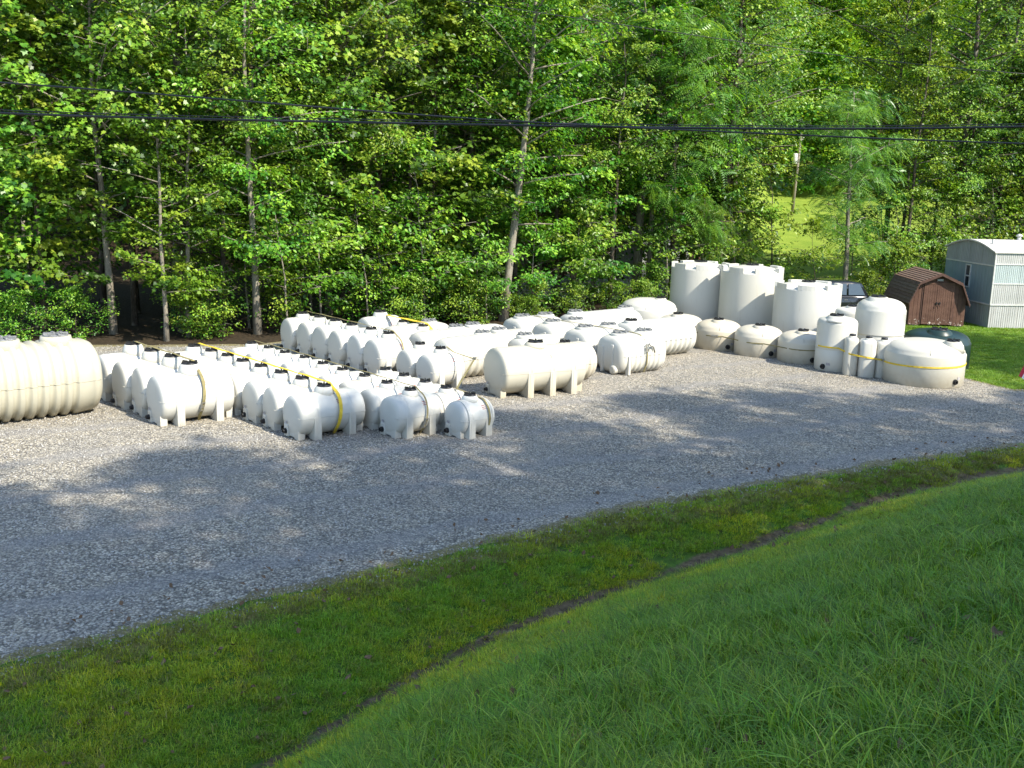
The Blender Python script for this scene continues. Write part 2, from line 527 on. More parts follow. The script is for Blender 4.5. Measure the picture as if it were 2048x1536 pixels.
# ------------------------------------------------------------------ scatter (for what nobody could count)
def scatter(name, P, rot, scl, pick, variants, **tags):
    col = bpy.data.collections.new(name + '_shapes')
    for i, v in enumerate(variants):
        for c in list(v.users_collection): c.objects.unlink(v)
        col.objects.link(v)
    me = bpy.data.meshes.new(name)
    P = np.asarray(P, np.float32)
    me.vertices.add(len(P)); me.vertices.foreach_set('co', P.ravel())
    a = me.attributes.new('rot', 'FLOAT_VECTOR', 'POINT'); a.data.foreach_set('vector', np.asarray(rot, np.float32).ravel())
    a = me.attributes.new('scl', 'FLOAT', 'POINT'); a.data.foreach_set('value', np.asarray(scl, np.float32))
    a = me.attributes.new('pick', 'INT', 'POINT'); a.data.foreach_set('value', np.asarray(pick, np.int32))
    o = bpy.data.objects.new(name, me); COL.objects.link(o)
    g = bpy.data.node_groups.new(name + '_nodes', 'GeometryNodeTree')
    g.interface.new_socket('Geometry', in_out='INPUT', socket_type='NodeSocketGeometry')
    g.interface.new_socket('Geometry', in_out='OUTPUT', socket_type='NodeSocketGeometry')
    gi = g.nodes.new('NodeGroupInput'); go = g.nodes.new('NodeGroupOutput')
    ip = g.nodes.new('GeometryNodeInstanceOnPoints')
    ci = g.nodes.new('GeometryNodeCollectionInfo')
    ci.inputs['Collection'].default_value = col
    ci.inputs['Separate Children'].default_value = True
    ci.inputs['Reset Children'].default_value = True
    ip.inputs['Pick Instance'].default_value = True

    def na(nm, typ):
        x = g.nodes.new('GeometryNodeInputNamedAttribute'); x.data_type = typ; x.inputs['Name'].default_value = nm
        return x.outputs['Attribute']
    L = g.links.new
    L(gi.outputs[0], ip.inputs['Points']); L(ci.outputs[0], ip.inputs['Instance'])
    L(na('pick', 'INT'), ip.inputs['Instance Index'])
    e2r = g.nodes.new('FunctionNodeEulerToRotation')
    L(na('rot', 'FLOAT_VECTOR'), e2r.inputs[0]); L(e2r.outputs[0], ip.inputs['Rotation'])
    L(na('scl', 'FLOAT'), ip.inputs['Scale'])
    L(ip.outputs[0], go.inputs[0])
    md = o.modifiers.new('scatter', 'NODES'); md.node_group = g
    return tag(o, tags.get('label'), tags.get('cat'), kind='stuff')


def blade_tuft(n, h0, h1, spread, width, droop, seed, m, seg=3):
    r = np.random.default_rng(seed)
    V = []; Fq = []; tone = []
    for i in range(n):
        az = r.uniform(0, 2 * math.pi); rad = spread * math.sqrt(r.uniform())
        bx, by = rad * math.cos(az), rad * math.sin(az)
        d = r.uniform(0, 2 * math.pi) if r.uniform() < 0.5 else az + r.normal(0, 0.5)
        h = r.uniform(h0, h1); w = width * r.uniform(0.7, 1.3); dr = droop * r.uniform(0.3, 1.2)
        px, py = -math.sin(d), math.cos(d)
        o = len(V); tn = float(np.clip(r.normal(0.45, 0.28), 0, 1))
        for k in range(seg + 1):
            t = k / seg
            out = h * dr * t * t; z = h * (t - 0.45 * dr * t * t * t)
            ww = w * (1 - t) ** 0.7 * 0.5 + 0.0006
            cx, cy = bx + math.cos(d) * out, by + math.sin(d) * out
            V += [(cx - px * ww, cy - py * ww, z), (cx + px * ww, cy + py * ww, z)]
        for k in range(seg):
            a = o + 2 * k; Fq.append((a, a + 1, a + 3, a + 2)); tone.append(tn)
    me = np_mesh('grass_tuft', np.array(V), np.array(Fq), m, {'tone': ('FACE', np.array(tone))})
    o = bpy.data.objects.new('grass_tuft', me)
    return o


PROJ_M = cam.matrix_world.inverted()


def in_view(X, Y, Z, margin=1.12):
    """keep only what the lens, or a lens a step to the side, can see"""
    m = np.array(PROJ_M)
    P = np.stack([X, Y, Z, np.ones_like(X)], -1) @ m.T
    d = -P[:, 2]
    u = P[:, 0] / np.maximum(d, 0.01); v = P[:, 1] / np.maximum(d, 0.01)
    pad = 1.5 / np.maximum(d, 0.5)
    return (d > 0.5) & (np.abs(u) < 0.5 * margin + pad) & (v > -0.375 * margin - pad) & (v < 0.375 * margin + pad)


# tall grass on the bank
long_t = [blade_tuft(34 if i < 5 else 18, 0.05, 0.27 if i < 5 else 0.40, 0.14, 0.0085 if i < 5 else 0.0115, 0.9 if i < 5 else 1.25, 100 + i, M['grass'], 4) for i in range(7)]
long_t += [blade_tuft(14, 0.10, 0.26, 0.09, 0.006, 0.9, 120 + i, M['grass_dry'], 3) for i in range(1)]
short_t = [blade_tuft(40, 0.03, 0.085, 0.11, 0.006, 0.9, 140 + i, M['turf'], 2) for i in range(5)]
dry_t = [blade_tuft(26, 0.03, 0.11, 0.12, 0.006, 1.0, 160 + i, M['grass_dry'], 2) for i in range(2)]

N = 260000
X = rng.uniform(-5, 20, N); Y = rng.uniform(1.5, 30, N)
v = ditch_v(X, Y); Z = height(X, Y)
clump = wob(X, Y, 1.9, 21) * 0.5 + wob(X, Y, 5.2, 22) * 0.5
near = np.clip(1.0 - (-v) / 10, 0, 1)
keep = (v < -0.22) & in_view(X, Y, Z) & (rng.uniform(0, 1, N) < np.clip(0.62 + 0.8 * clump, 0.05, 1) * 0.75)
X, Y, Z, v, clump = X[keep], Y[keep], Z[keep], v[keep], clump[keep]
n = len(X)
lush = sm((-v - 1.0) / 2.5)
pick = rng.integers(0, 7, n)
pick = np.where(rng.uniform(0, 1, n) < 0.05, 7, pick)
scl = (0.36 + 0.36 * lush) * rng.uniform(0.45, 1.25, n) * np.where(clump > 0.3, 1.25, 1.0)
rot = np.stack([rng.normal(0.18, 0.15, n), rng.normal(-0.1, 0.15, n), rng.uniform(0, 6.28, n)], -1)
scatter('bank_grass', np.stack([X, Y, Z - 0.01], -1), rot, scl, pick, long_t,
        label='long arching green grass growing over the shaded bank in the foreground', cat='grass')
print('bank tufts', n)

N = 210000
X = rng.uniform(-9, 22, N); Y = rng.uniform(4, 32, N)
v = ditch_v(X, Y); Z = height(X, Y); e = np.interp(X, EX, EY)
ed = Y - e
pr = np.where(v > 0, sm((v - 0.10 - 0.16 * wob(X, Y, 1.7, 41)) / 0.20), sm((-v - 0.06) / 0.12) * (1 - 0.4 * sm((-v - 1.5) / 2)))
pr = pr * (1 - sm((ed + 0.45) / 0.85)) * np.clip(0.85 + 0.35 * wob(X, Y, 3.0, 31), 0.3, 1)
keep = (v < 6) & (v > -3.2) & in_view(X, Y, Z) & (rng.uniform(0, 1, N) < pr)
X, Y, Z, v, ed = X[keep], Y[keep], Z[keep], v[keep], ed[keep]
n = len(X)
pick = rng.integers(0, 5, n)
pick = np.where(rng.uniform(0, 1, n) < np.where(ed > -0.8, 0.5, 0.03 + 0.10 * (wob(X, Y, 0.8, 33) > 0.3)), 5 + rng.integers(0, 2, n), pick)
rot = np.stack([rng.normal(0, 0.15, n), rng.normal(0, 0.15, n), rng.uniform(0, 6.28, n)], -1)
scatter('verge_grass', np.stack([X, Y, Z - 0.004], -1), rot, rng.uniform(0.6, 1.35, n), pick, short_t + dry_t,
        label='short mown grass on the verge between the gravel and the muddy ditch', cat='grass')
print('verge tufts', n)
short_b = [blade_tuft(34, 0.04, 0.10, 0.16, 0.010, 0.8, 180 + i, M['lawn'], 2) for i in range(3)]
N = 26000
X = rng.uniform(12.4, 27, N); Y = rng.uniform(29, 52, N)
b = np.interp(X, BX, BY)
keep = (Y > b + 0.05) & in_view(X, Y, X * 0)
X, Y = X[keep], Y[keep]; n = len(X)
scatter('lawn_grass', np.stack([X, Y, height(X, Y) - 0.005], -1),
        np.stack([X * 0, X * 0, rng.uniform(0, 6.28, n)], -1), rng.uniform(0.7, 1.3, n), rng.integers(0, 3, n), short_b,
        label='bright mown lawn in front of the brown shed and the mobile home', cat='grass')


# loose stones catching the light on the gravel
def stone(seed, mat='stone'):
    r = np.random.default_rng(seed)
    mb = MB()
    import itertools
    base = [(-1, 0, 0), (1, 0, 0), (0, -1, 0), (0, 1, 0), (0, 0, -0.6), (0, 0, 0.7), (0.6, 0.6, 0.3), (-0.6, 0.5, 0.35), (0.5, -0.6, 0.3), (-0.6, -0.6, 0.25)]
    import bmesh
    bm = bmesh.new()
    for p in base: bm.verts.new([c * (1 + r.uniform(-0.3, 0.3)) * 0.02 for c in p])
    bmesh.ops.convex_hull(bm, input=bm.verts)
    me = bpy.data.meshes.new('stone'); bm.to_mesh(me); bm.free()
    me.materials.append(M[mat])
    return bpy.data.objects.new('stone', me)


t = NT('loose_stone')
oi = t.node('ShaderNodeObjectInfo')
M['stone'] = t.set(t.ramp(oi.outputs['Random'], [(0, (0.15, 0.145, 0.14)), (0.5, (0.30, 0.29, 0.27)), (1, (0.52, 0.50, 0.46))]), 0.8, 0, 0.4)
M['mud_stone'] = plain('muddy_stone', (0.12, 0.10, 0.08), 0.8, var=0.4)
stones = [stone(i) for i in range(5)]
N = 120000
X = rng.uniform(-14, 19, N); Y = rng.uniform(11, 36, N)
e = np.interp(X, EX, EY); b = np.interp(X, BX, BY)
keep = (Y > e - 0.35) & (Y < b) & in_view(X, Y, X * 0, 1.05) & (rng.uniform(0, 1, N) < np.clip(26 / Y - 0.2, 0.2, 1))
X, Y = X[keep], Y[keep]; n = len(X)
scatter('loose_gravel', np.stack([X, Y, height(X, Y) + 0.018], -1), rng.uniform(0, 6.28, (n, 3)), rng.uniform(0.35, 1.1, n) ** 1.5,
        rng.integers(0, 5, n), stones, label='loose grey crushed stones lying on the gravel lot', cat='gravel')
print('stones', n)

N = 1500
X = rng.uniform(-5, 19, N); Y = np.interp(X, DX, DY) + rng.normal(0.10, 0.30, N)
scatter('ditch_stones', np.stack([X, Y, height(X, Y) + 0.004], -1), rng.uniform(0, 6.28, (N, 3)), rng.uniform(0.3, 1.0, N) ** 1.5,
        rng.integers(0, 5, N), [stone(40 + i, 'mud_stone') for i in range(5)], label='small stones washed into the muddy ditch bottom', cat='gravel')
# fallen leaves on the bank and the verge
M['dead_leaf'] = plain('dead_leaf', (0.17, 0.10, 0.05), 0.8, var=0.5, scale=2)
def dead_leaf(seed):
    r = np.random.default_rng(seed)
    V_ = [(0, 0, 0), (0.02, 0.02, 0.012), (0.022, 0.045, 0.004), (0, 0.07, 0.015), (-0.02, 0.045, 0.01), (-0.022, 0.02, 0.002)]
    V_ = [(x * r.uniform(0.8, 1.3), y * r.uniform(0.8, 1.2), z * r.uniform(0.5, 2)) for x, y, z in V_]
    mb = MB(); mb.add(V_, [(0, 1, 2, 3), (0, 3, 4, 5)])
    me = bpy.data.meshes.new('dead_leaf'); me.from_pydata(mb.v, [], mb.f); me.materials.append(M['dead_leaf'])
    return bpy.data.objects.new('dead_leaf', me)
N = 2600
X = rng.uniform(-6, 19, N); Y = rng.uniform(2.5, 26, N); Z = height(X, Y)
kp = (Y < np.interp(X, EX, EY) + 1.5) & in_view(X, Y, Z); X, Y, Z = X[kp], Y[kp], Z[kp]; n = len(X)
scatter('fallen_leaves', np.stack([X, Y, Z + 0.05], -1), np.stack([rng.normal(0, 0.5, n), rng.normal(0, 0.5, n), rng.uniform(0, 6.28, n)], -1), rng.uniform(0.6, 1.5, n),
        rng.integers(0, 4, n), [dead_leaf(i) for i in range(4)], label='brown fallen leaves lying in the grass of bank and verge', cat='leaves')
# ------------------------------------------------------------------ trees
LOBED = np.array([(0, 0), (0.20, 0.10), (0.50, 0.12), (0.36, 0.34), (0.55, 0.55), (0.26, 0.58), (0.0, 1.0),
                  (-0.26, 0.58), (-0.55, 0.55), (-0.36, 0.34), (-0.50, 0.12), (-0.20, 0.10)])
LOBED = np.stack([LOBED[:, 0], LOBED[:, 1], 0.10 * np.abs(LOBED[:, 0]) - 0.12 * LOBED[:, 1] ** 2], -1)
OVAL = np.array([(0, 0, 0), (0.27, 0.3, 0.06), (0.25, 0.7, 0.03), (0, 1, -0.12), (-0.25, 0.7, 0.03), (-0.27, 0.3, 0.06)])


def pinnate():
    v = []; f = []
    n = 8
    for k in range(n):
        t = (k + 0.5) / n; y = t; z = -0.35 * t * t
        ln = 0.30 * (1 - 0.45 * t)
        for s in (-1, 1):
            o = len(v)
            v += [(0, y, z), (s * ln * 0.5, y + 0.085, z - 0.01), (s * ln, y + 0.09, z - 0.07), (s * ln * 0.5, y + 0.01, z - 0.02)]
            f.append((o, o + 1, o + 2, o + 3))
    return np.array(v), np.array(f)


PINV, PINF = pinnate()


def leaves_mesh(name, P, D, size, tone, species, seed):
    """P positions, D outward directions (n,3)"""
    r = np.random.default_rng(seed)
    n = len(P)
    up = np.array([0, 0, 1.0])
    d = D / np.maximum(np.linalg.norm(D, axis=1, keepdims=True), 1e-6)
    nrm = up * r.uniform(0.35, 1.1, (n, 1)) + np.array(to_sun) * r.uniform(0.0, 1.0, (n, 1)) + r.normal(0, 0.38, (n, 3)) + d * r.uniform(0.0, 0.55, (n, 1))
    nrm /= np.linalg.norm(nrm, axis=1, keepdims=True)
    y = d + r.normal(0, 0.6, (n, 3)) + np.array([0, 0, -0.35])
    y -= nrm * np.sum(y * nrm, 1, keepdims=True)
    y /= np.maximum(np.linalg.norm(y, axis=1, keepdims=True), 1e-6)
    x = np.cross(y, nrm)
    if species == 'pinnate':
        T, Fb, mat = PINV, PINF, M['leaf_pinnate']
    elif species == 'lobed':
        T, Fb, mat = LOBED, np.arange(12)[None, :], M['leaf_maple']
    else:
        T, Fb, mat = OVAL, np.array([[0, 1, 2, 3], [0, 3, 4, 5]]), M['leaf_oval' if species == 'oval' else 'leaf_maple']
    s = size * r.uniform(0.65, 1.25, n)
    V = (P[:, None, :] + s[:, None, None] * (T[None, :, 0:1] * x[:, None, :] + T[None, :, 1:2] * y[:, None, :] + T[None, :, 2:3] * nrm[:, None, :]))
    k = len(T)
    Fq = (Fb[None] + (np.arange(n) * k)[:, None, None]).reshape(-1, Fb.shape[1])
    tn = np.repeat(np.clip(tone, 0, 1), len(Fb))
    return np_mesh(name, V.reshape(-1, 3), Fq, mat, {'tone': ('FACE', tn)})


def tree_parts(seed, H, base, spread, nleaf, size, species, trunk_r, lean=(0, 0), top_w=0.5, flat=0.45, drop=0.22):
    """returns crown mesh and trunk MB"""
    r = np.random.default_rng(seed)
    mb = MB()
    npt = 9
    wx = np.cumsum(r.normal(0, 0.10, npt)); wy = np.cumsum(r.normal(0, 0.10, npt))
    tr = [Vector((wx[i] * i / npt + lean[0] * i / (npt - 1), wy[i] * i / npt + lean[1] * i / (npt - 1), -0.3 + (H + 0.3) * i / (npt - 1))) for i in range(npt)]
    mb.tube(tr, [trunk_r * (1.25 if i == 0 else 1.0) * (1 - 0.86 * i / (npt - 1)) for i in range(npt)], 8)

    def at(z):
        t = np.clip((z + 0.3) / (H + 0.3), 0, 1) * (npt - 1); i = min(int(t), npt - 2)
        return tr[i].lerp(tr[i + 1], t - i)
    P = []; D = []; T = []
    nb = int(16 + H * 1.9)
    per = max(6, int(nleaf * 0.80) // (nb * 6))
    for b in range(nb):
        f = (b + r.uniform()) / nb
        if r.uniform() < drop: continue
        z = base + (H - base) * f ** 0.92
        L = spread * (0.55 + 0.75 * math.sin(math.pi * min(1, f * 0.85 + 0.15))) * (1 - (1 - top_w) * max(0, f - 0.6) / 0.4) * r.uniform(0.6, 1.15)
        az = b * 2.4 + r.uniform(-0.5, 0.5)
        p0 = at(z)
        rise = r.uniform(0.05, 0.55) + 0.5 * f
        dirv = Vector((math.cos(az), math.sin(az), rise)).normalized()
        pts = [p0]
        for k in range(1, 5):
            q = p0 + dirv * L * k / 4 + Vector((r.normal(0, 0.06), r.normal(0, 0.06), -0.10 * L * (k / 4) ** 2)) * 1.0
            pts.append(q)
        mb.tube(pts, [0.20 * trunk_r * (1 - k / 5.5) + 0.006 for k in range(5)], 4)
        for s in range(6):
            tpos = r.uniform(0.25, 1.05)
            i = min(int(tpos * 4), 3); c = pts[i].lerp(pts[i + 1], min(1.0, tpos * 4 - i))
            off = Vector((r.normal(0, 1), r.normal(0, 1), r.normal(0, 0.35))) * 0.17 * L
            c2 = c + off
            if r.uniform() < 0.5:
                mb.tube([c, c.lerp(c2, 0.6) + Vector((0, 0, 0.04)), c2], [0.012, 0.008, 0.004], 3)
            m_ = int(per * r.uniform(0.3, 1.7))
            rr = 0.24 + 0.17 * L * r.uniform(0.4, 1.2)
            a = r.uniform(0, 2 * math.pi, m_); q = np.sqrt(r.uniform(0, 1, m_)) * rr
            tilt = r.normal(0, 0.38, 2)
            ox, oy = np.cos(a) * q, np.sin(a) * q
            oz = r.normal(0, rr * flat * 0.33, m_) + ox * tilt[0] + oy * tilt[1] - 0.25 * q * q / rr
            P.append(np.stack([c2.x + ox, c2.y + oy, c2.z + oz], -1))
            od = np.stack([ox * 1.5 + dirv.x * 0.5, oy * 1.5 + dirv.y * 0.5, oz * 0.4], -1)
            D.append(od)
            T.append(np.clip((r.normal(0.16, 0.08) if r.uniform() < 0.4 else r.normal(0.62, 0.15)) + 0.12 * f + r.normal(0, 0.13, m_), 0, 1))
    P = np.concatenate(P); D = np.concatenate(D); T = np.concatenate(T)
    k = P[:, 2] > 0.05
    me = leaves_mesh('crown', P[k], D[k], size, T[k], species, seed + 1)
    return me, mb


SPECS = {
    #            H    base spread leaves size  species   trunk
    'maple_a': (201, 13.0, 2.2, 2.8, 11500, 0.20, 'lobed', 0.13),
    'maple_b': (202, 14.5, 2.8, 2.9, 12500, 0.185, 'lobed', 0.15),
    'poplar':  (203, 16.0, 2.4, 2.5, 15000, 0.158, 'plain', 0.14),
    'beech_a': (204, 12.0, 1.6, 2.8, 18500, 0.128, 'oval', 0.12),
    'beech_b': (205, 15.0, 2.6, 3.1, 20500, 0.135, 'oval', 0.17),
    'gum':     (206, 17.5, 4.0, 2.8, 16500, 0.158, 'plain', 0.20),
    'heaven':  (207, 9.5, 2.6, 2.5, 3300, 0.52, 'pinnate', 0.13),
    'high_a':  (210, 15.0, 5.6, 2.9, 14500, 0.155, 'plain', 0.13),
    'high_b':  (211, 16.5, 6.6, 3.2, 17000, 0.14, 'oval', 0.17),
    'high_c':  (212, 14.0, 4.6, 2.7, 10500, 0.185, 'lobed', 0.12),
    'sapling': (208, 5.8, 0.8, 1.6, 3600, 0.16, 'plain', 0.045),
    'shrub':   (209, 2.6, 0.05, 1.5, 4200, 0.125, 'plain', 0.035),
}
MESH = {}
for kname, (sd, Hh, bs, sp, nl, sz, spc, tr_) in SPECS.items():
    cm, tm = tree_parts(sd, Hh, bs, sp, nl, sz, spc, tr_, flat=0.75 if kname == 'shrub' else 0.38)
    for pale in (0, 1):
        o = tm.build('trunk', M['bark_pale' if pale else 'bark_dark'])
        MESH[kname, pale] = (cm, o.data)
        bpy.data.objects.remove(o)


def tree(name, kind, x, y, scale=1.0, rz=None, pale=0, label=None, group=None, tilt=(0, 0), cat='tree'):
    cm, tm = MESH[kind, pale]
    z = float(height(x, y))
    e = empty(name, (x, y, z), rz if rz is not None else random.uniform(-0.9, 0.9), label, cat, group)
    e.rotation_euler = (tilt[0], tilt[1], e.rotation_euler[2])
    e.scale = (scale * random.uniform(0.92, 1.1), scale * random.uniform(0.92, 1.1), scale)
    a = link_mesh('trunk', tm, e)
    b = link_mesh('crown', cm, e)
    return e


def ray_x(px, y):   # metres to the right at distance y for a photograph column (set-out aid)
    return (px - 1024) / 2048 * y


FRONT = [
    # name, kind, px column, distance, scale, pale, label
    ('maple_tree', 'maple_a', -40, 35.5, 1.0, 0, 'broad-leaved maple with yellow-green leaves at the left edge, beyond the huge ribbed tank'),
    ('maple_tree', 'maple_a', 75, 36.5, 0.95, 0, 'leafy maple rising right behind the left manway of the huge ribbed tank'),
    ('maple_tree', 'maple_b', 215, 37.2, 1.05, 1, 'maple with a pale leaning trunk behind the right end of the huge ribbed tank'),
    ('young_maple', 'maple_a', 322, 35.9, 0.75, 1, 'slim maple with a bare pale lower trunk just behind the leftmost row of saddle tanks'),
    ('young_poplar', 'poplar', 368, 37.0, 0.72, 1, 'very thin straight grey poplar right of the slim pale maple'),
    ('beech_tree', 'beech_a', 440, 38.8, 1.05, 0, 'dense small-leaved beech behind the far end of the second saddle tank row'),
    ('poplar_tree', 'poplar', 507, 38.0, 1.0, 1, 'tall straight grey-trunked poplar left of the six upright white tanks'),
    ('beech_tree', 'beech_a', 590, 41.2, 1.0, 0, 'bright leafy beech hanging low over the first upright white tanks'),
    ('maple_tree', 'maple_b', 652, 42.0, 1.1, 1, 'tall maple with a light patchy trunk behind the middle saddle tanks'),
    ('beech_tree', 'beech_b', 742, 43.2, 1.0, 0, 'thick drooping beech behind the little tank on top of the middle stack'),
    ('maple_tree', 'maple_a', 860, 43.5, 1.0, 0, 'maple with soft drooping boughs behind the white ribbed cisterns'),
    ('poplar_tree', 'gum', 935, 45.0, 1.0, 0, 'tall dark-trunked sweetgum left of the pale leaning trunk'),
    ('leaning_poplar', 'gum', 1003, 43.2, 1.0, 1, 'poplar with a stout pale leaning trunk behind the row of white ribbed loaf tanks'),
    ('maple_tree', 'maple_a', 1110, 46.5, 0.95, 0, 'yellow-green maple over the pale stony clearing in the wood'),
    ('beech_tree', 'beech_a', 1215, 47.2, 1.0, 0, 'leafy beech behind the single domed white tank'),
    ('maple_tree', 'maple_b', 1290, 50.2, 1.0, 1, 'maple rising between the domed white tank and the three tall tanks'),
    ('tree_of_heaven', 'heaven', 1340, 49.0, 1.45, 0, 'feathery-leaved tree of heaven high above the tall tanks, upper middle'),
    ('sweetgum_tree', 'gum', 1425, 52.0, 1.1, 0, 'big sweetgum with a thick ivy-clad trunk behind the first two tall tanks'),
    ('sumac_tree', 'heaven', 1400, 49.3, 0.55, 0, 'low feathery sumac just above the rim of the tall tanks'),
    ('sumac_tree', 'heaven', 1685, 53.0, 1.12, 1, 'feathery sumac tree with a forked pale trunk behind the black car'),
    ('maple_tree', 'poplar', 1800, 57.5, 0.95, 0, 'leafy poplar behind the brown barn-roofed shed'),
    ('beech_tree', 'beech_b', 1890, 59.0, 0.85, 0, 'dark beech between the shed and the mobile home'),
    ('maple_tree', 'maple_b', 1985, 60.0, 0.95, 0, 'yellowish maple standing over the curved roof of the mobile home'),
    ('beech_tree', 'beech_b', 2090, 60.0, 1.0, 0, 'beech at the right edge behind the mobile home'),
]
for nm, kd, px, yy, sc, pale, lab in FRONT:
    tree(nm, kd, ray_x(px, yy), yy, sc, pale=pale, label=lab,
         tilt=(0, R(5) if 'leaning' in nm else random.uniform(-0.03, 0.03)))

SHRUBS = [
    (20, 35.2, 'leafy shrub beyond the left manway of the huge ribbed tank'),
    (140, 36.0, 'low shrub in shade behind the right manway of the huge ribbed tank'),
    (410, 37.0, 'leafy bush behind the second saddle tank row'),
    (560, 38.8, 'bush just left of the first upright white tank'),
    (700, 41.5, 'bush peeping over the middle stack of tanks'),
    (830, 42.6, 'bright round bush left of centre behind the ribbed cisterns'),
    (905, 42.8, 'bright green bush right of the round bush behind the ribbed cisterns'),
    (960, 42.9, 'dark bush at the foot of the pale leaning trunk'),
    (1070, 44.2, 'leafy bush behind the far loaf-shaped tanks'),
    (1150, 45.0, 'bush over the two-lidded long ribbed tank'),
    (1230, 46.6, 'bush left of the domed white tank'),
    (1310, 48.6, 'bush between the domed tank and the first tall tank'),
    (1730, 53.0, 'bush behind the rear of the black car'),
    (1790, 54.5, 'bush against the back of the brown shed'),
    (1870, 56.0, 'dark bush in the gap between the shed roof and the mobile home'),
]
tree('sapling', 'sapling', ray_x(1538, 52), 52, 1.25, label='loose young tree in the open gap above the second tall tank', cat='tree')
tree('sapling', 'sapling', ray_x(1625, 50.5), 50.5, 0.75, label='small dark young tree in the open gap above the third tall tank', cat='tree')
for px, yy, lab in SHRUBS:
    tree('shrub', 'shrub', ray_x(px, yy), yy, random.uniform(0.45, 1.15), label=lab, cat='shrub')

LMK = [(130, 'the huge ribbed tank'), (330, 'the four large saddle tanks'), (460, 'the long strapped rows'), (560, 'the gap before the round-ended tanks'),
       (700, 'the six round-ended tanks'), (850, 'the middle group of tanks'), (960, 'the white ribbed cisterns'), (1060, 'the pale leaning trunk'),
       (1180, 'the loaf-shaped tanks'), (1340, 'the single domed tank'), (1450, 'the first tall tank'), (1570, 'the middle tall tank'),
       (1690, 'the third tall tank'), (1800, 'the black car'), (1930, 'the brown shed'), (2120, 'the mobile home')]
RANK = ['second', 'third', 'fourth', 'rearmost']
KW = {'maple_a': 'broad-leaved', 'maple_b': 'tall broad-leaved', 'poplar': 'slender', 'beech_a': 'small-leaved', 'beech_b': 'tall small-leaved', 'gum': 'very tall', 'high_a': 'high-crowned', 'high_b': 'high-crowned small-leaved', 'high_c': 'high-crowned broad-leaved'}


def wood_label(kindw, pale_, x, y, rank):
    px = 1024 + 2048 * x / y
    if px < -80 or px > 2119: return 'young tree standing beyond the edge of the view' if rank == 'understorey' else 'tall tree standing beyond the edge of the view'
    lm = next(n_ for lim, n_ in LMK if px < lim)
    if rank == 'understorey': return 'thin pale-stemmed young tree in the %s shade behind %s' % ('nearer' if y - float(np.interp(x, BX, BY)) < 5 else 'deeper', lm)
    return '%s %s-barked tree in the %s rank behind %s' % (kindw, 'pale' if pale_ else 'dark', rank, lm)


for i in range(20):
    x = random.uniform(-19, 17)
    b_ = float(np.interp(x, [-60, -17, -9, -6.5, 0, 7, 12, 20], [33.6, 35.4, 36.8, 39.6, 42.6, 47.6, 49.0, 55.0]))
    yb = b_ + random.uniform(0.0, 1.4)
    if 0.24 < x / yb < 0.33 or (x / yb < -0.225 and i % 3): continue
    px = 1024 + 2048 * x / yb
    lm = next(n_ for lim, n_ in LMK if px < lim)
    tree('low_brush', 'shrub', x, yb, random.uniform(0.4, 0.8), label='low leafy brush at the edge of the wood behind %s' % lm, group='low brush along the wood edge', cat='shrub')
kinds = ['high_a', 'high_b', 'high_c', 'high_a', 'gum', 'high_b', 'high_c', 'poplar']
k = 0
for row_, (y0, step, amp) in enumerate([(3.2, 2.7, 1.0), (7.5, 3.1, 1.6), (13.0, 3.8, 2.2), (19.0, 4.6, 2.2)]):
    x = -26.0
    while x < 44:
        yb = float(np.interp(x, [-60, -17, -9, -6.5, 0, 7, 15, 30, 45], [34, 35, 36.5, 40, 43, 48, 54, 58, 60])) + y0 + random.uniform(-amp, amp)
        r_ = x / yb
        if not (0.222 < r_ < 0.335) and not (0.3 < r_ and yb > 66):
            kd = random.choice(kinds); pl = 1 if random.random() < 0.3 else 0
            lab = wood_label(KW[kd], pl, x, yb, RANK[row_])
            tree('woodland_tree', kd, x, yb, random.uniform(0.85, 1.25), pale=pl,
                 label=lab, group='trees deeper in the wood')
            k += 1
        x += step * random.uniform(0.75, 1.25)
for i in range(84):
    x = random.uniform(-24, 38)
    yb = float(np.interp(x, [-60, -17, -9, -6.5, 0, 7, 15, 30, 45], [34, 35, 36.5, 40, 43, 48, 54, 58, 60])) + (random.uniform(0.0, 1.6) if i % 2 else random.uniform(1.0, 6))
    if (x / yb < -0.225 and i % 4): continue
    if not (0.235 < x / yb < 0.325):
        tree('sapling', 'sapling', x, yb, random.uniform(0.8, 1.3), pale=1,
             label=wood_label('thin young', 1, x, yb, 'understorey'), group='saplings in the wood')

# far wooded hillside: one mass
far_v = []
for i, (spc, nl, sz) in enumerate((('plain', 5200, 0.36), ('oval', 6200, 0.33), ('plain', 4800, 0.40))):
    cm, tm = tree_parts(300 + i, 13.0, 0.6, 3.6, nl, sz, spc, 0.2)
    far_v.append(bpy.data.objects.new('far_crown', cm))
P = []
for i in range(6000):
    y = random.uniform(64, 210); x = random.uniform(-0.62, 0.66) * y
    r_ = x / y
    if 0.215 < r_ and y < 112: continue
    P.append((x, y))
random.shuffle(P)
keep = []
cell = {}
for x, y in P:
    key = (int(x // 4.6), int(y // 4.6))
    if key in cell: continue
    cell[key] = 1; keep.append((x, y))
P = np.array(keep)
Z = height(P[:, 0], P[:, 1])
n = len(P)
scatter('wooded_hillside', np.stack([P[:, 0], P[:, 1], Z - 0.3], -1), np.stack([rng.normal(0, 0.05, n), rng.normal(0, 0.05, n), rng.uniform(0, 6.28, n)], -1),
        rng.uniform(0.75, 1.3, n), rng.integers(0, 3, n), far_v,
        label='far green wooded hillside rising behind the trees at the clearing', cat='woodland')
print('near trees', k, 'far trees', n)

# the trees beside and behind the viewer whose crowns shade the drive and the bank
sx, sy = to_sun.x / to_sun.z, to_sun.y / to_sun.z


